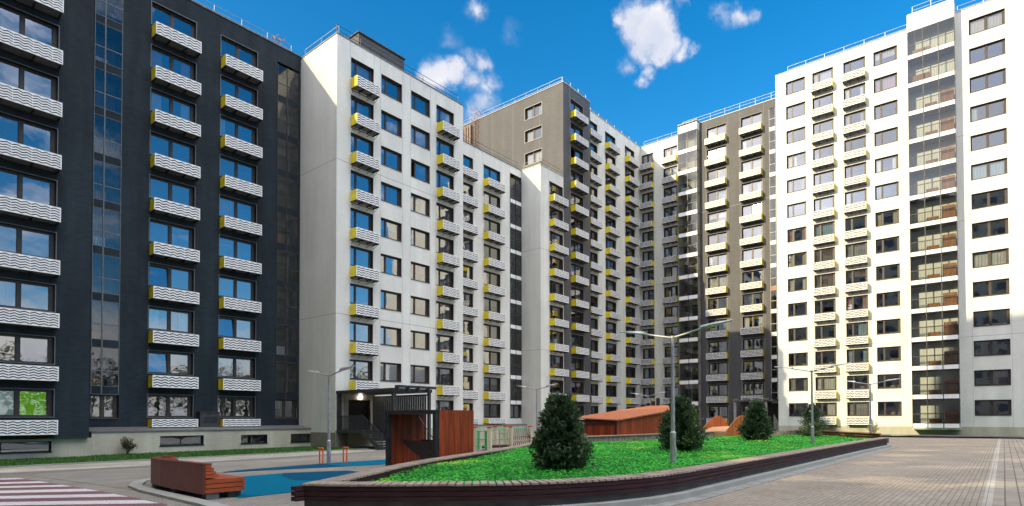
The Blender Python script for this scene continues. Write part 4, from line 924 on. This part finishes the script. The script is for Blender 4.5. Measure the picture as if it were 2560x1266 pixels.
# rope climbing frame
e=empty('climbing_frame',(29,26,-.3),'rope climbing frame with cream posts, red caps and green bars','climbing frame'); l=-e.location
def at(px,t,z): d=ray(px,1050); h=math.hypot(d.x,d.y); return Vector((d.x/h*t,d.y/h*t,z))
posts=[(1188,36.5),(1224,35.5),(1239,40),(1264,41),(1277,38),(1326,39.5)]
for px,t in posts:
    p=at(px,t,-.35); m=MB().box(-.11,.11,-.11,.11,0,1.5); obj('post',m,e,p-e.location,.3,[m_creamp]); m=MB().box(-.13,.13,-.13,.13,1.5,1.56); obj('cap',m,e,p-e.location,.3,[m_redp])
m=MB()
for (a,ta,b,tb,zs) in((1188,36.5,1224,35.5,(.95,.45,.0)),(1224,35.5,1277,38,(1.0,.4)),(1239,40,1264,41,(1.0,.7)),(1277,38,1326,39.5,(1.05,))):
    for z_ in zs: m.bar(at(a,ta,z_),at(b,tb,z_),.025,6)
for px,t in((1195,36.3),(1198,36.2),(1213,35.8),(1216,35.8),(1249,36.8),(1268,37.6)): m.bar(at(px,t,-.2),at(px,t,.95),.035 if px<1220 else .025,6)
obj('green_bars',m,e,l,0,[m_greenp])
m=MB()
for i in range(9):
    px=1282+i*5; t=38.2+i*.15; a=at(px,t,1.05); b=at(px+1.5,t,.3); m.bar(a,b,.018,5); m.bar(at(px,t,.25),at(px+2.5,t,-.1),.03,5)
m.bar(at(1278,38,.5),at(1326,39.5,.5),.018,5); obj('rope',m,e,l,0,[m_rope])
m=MB(); m.prism([tuple(at(1205,36.4,0))[:2],tuple(at(1275,37.5,0))[:2],tuple(at(1275,39.5,0))[:2],tuple(at(1205,38.2,0))[:2]],-.12,-.02); obj('deck',m,e,l,0,[m_wdark])
# ================================================================ entrance porches
e=empty('entrance_porch',(25.7,34.5,-.4),'dark steel entrance porch with slatted screen, stairs and lit globe lamp on the white block','porch'); l=-e.location
for a_ in [(24.0,24.25,37.2,37.45,.9,3.49),(24.02,24.26,31.02,31.24,-.4,3.49),(26.9,27.08,30.88,31.06,-.4,3.49)]: obj('post',MB().box(*a_),e,l,0,[m_dkmetal])
m=MB().box(23.95,27.3,31.0,37.46,3.5,3.72)
for i in range(4): x=24.1+i*.86; m.box(x,x+.1,30.65,31.0,3.5,3.85).box(x,x+.66,30.62,30.68,3.72,3.9).box(x,x+.66,30.62,31.0,3.86,3.9)
obj('canopy',m,e,l,0,[m_dkmetal])
m=MB()
for i in range(25): y=31.25+i*.245; m.box(26.9,27.0,y,y+.11,.1,3.4)
for i in range(12): x=24.6+i*.19; 
m.box(26.94,27.02,31.1,37.3,3.3,3.4).box(26.94,27.02,31.1,37.3,.1,.2); obj('slat_screen',m,e,l,0,[m_dkmetal])
m=MB().box(24.0,27.0,34.4,37.4,.72,.9)
for i in range(8): m.box(24.1,26.9,34.4-.27*(i+1),34.4-.27*i,.9-.155*(i+1)-.1,.9-.155*(i+1)+.0)
m.beam((24.05,34.4,.9),(24.05,32.1,-.35),.08,.28); obj('stairs',m,e,l,0,[m_dkmetal])
m=MB()
for i in range(26): y=34.4+i*.115; m.box(24.02,24.05,y,y+.035,.9,1.9)
m.box(24.0,24.07,34.4,37.3,1.88,1.94).box(24.0,24.07,34.4,37.3,.95,1.0)
for i in range(18):
    y=34.35-i*.128; z_=.9-(34.4-y)*.545; m.box(24.02,24.05,y-.03,y,z_,z_+1.0)
m.beam((24.04,34.45,1.96),(24.04,32.1,.66),.06,.05).bar((24.04,34.55,1.9),(24.04,34.55,2.05),.03,6); obj('railing',m,e,l,0,[m_dkmetal])
m=MB().box(24.98,26.82,37.6,37.68,.9,3.08); obj('door',m,e,l,0,[m_black])
m=MB().box(24.6,24.95,37.40,37.47,.9,3.5).box(26.85,27.2,37.40,37.47,.9,3.5).box(24.95,26.85,37.40,37.47,3.1,3.5); obj('door_surround',m,e,l,0,[m_cream])
m=MB(); 
bm=bmesh.new(); bmesh.ops.create_uvsphere(bm,u_segments=16,v_segments=10,radius=.14); me=bpy.data.meshes.new('wall_lamp'); bm.to_mesh(me); bm.free(); me.materials.append(m_lamp); o=obj('wall_lamp',me,e,Vector((25.9,37.3,3.3))-e.location)
m_gpost=mat('grey_post',(.3,.3,.3),.5,fn=vary((.25,.25,.25),(.34,.34,.34),3))
e=empty('entrance_porch',(72.2,23.5,0),'grey entrance porch with white post at the foot of the dark wing','porch'); l=-e.location
m=MB().box(71.2,73.7,21.2,26.0,3.7,3.95)
for i in range(4): m.box(71.0,71.25,21.6+i*1.2,22.3+i*1.2,3.85,4.1)
obj('canopy',m,e,l,0,[m_cap])
for a_ in [(71.2,71.4,21.9,22.2,0,3.7),(71.2,71.4,25.6,25.9,0,3.7)]: obj('post',MB().box(*a_),e,l,0,[m_gpost])
m=MB().box(73.5,73.7,21.4,24.8,.5,3.5); obj('door',m,e,l,0,[m_black]); m=MB().poly([(71.3,21.2,0),(71.3,19.9,0),(71.3,21.2,2.2)]).box(71.2,73.7,21,26,0,.5); obj('stair_side',m,e,l,0,[m_conc])

# ================================================================ tree belt outside the frame, mirrored in the lower windows
rr=random.Random(11); f=MB()
for i in range(52):
    cx_=-40+i*3.6+rr.uniform(-1,1); cy_=-62+rr.uniform(-5,5); hh=rr.uniform(11,18); rw=rr.uniform(3.2,5.2)
    f.bar((cx_,cy_,0),(cx_,cy_,hh*.6),.25,5)
    for k in range(750):
        v=Vector((rr.gauss(0,1),rr.gauss(0,1),rr.gauss(0,1))).normalized()*rr.random()**.4; leafq(f,Vector((cx_+v.x*rw,cy_+v.y*rw,hh*.58+v.z*hh*.42)),rr.uniform(.4,.8),rr,1.3,1.3)
o=obj('tree_belt',f,mats=[leafm('belt_leaf',(.05,.07,.02),(.14,.15,.04),(.28,.22,.06),.3,.12)]); tag(o,'green and yellow tree belt mirrored in the lowest windows',None,None,'stuff')
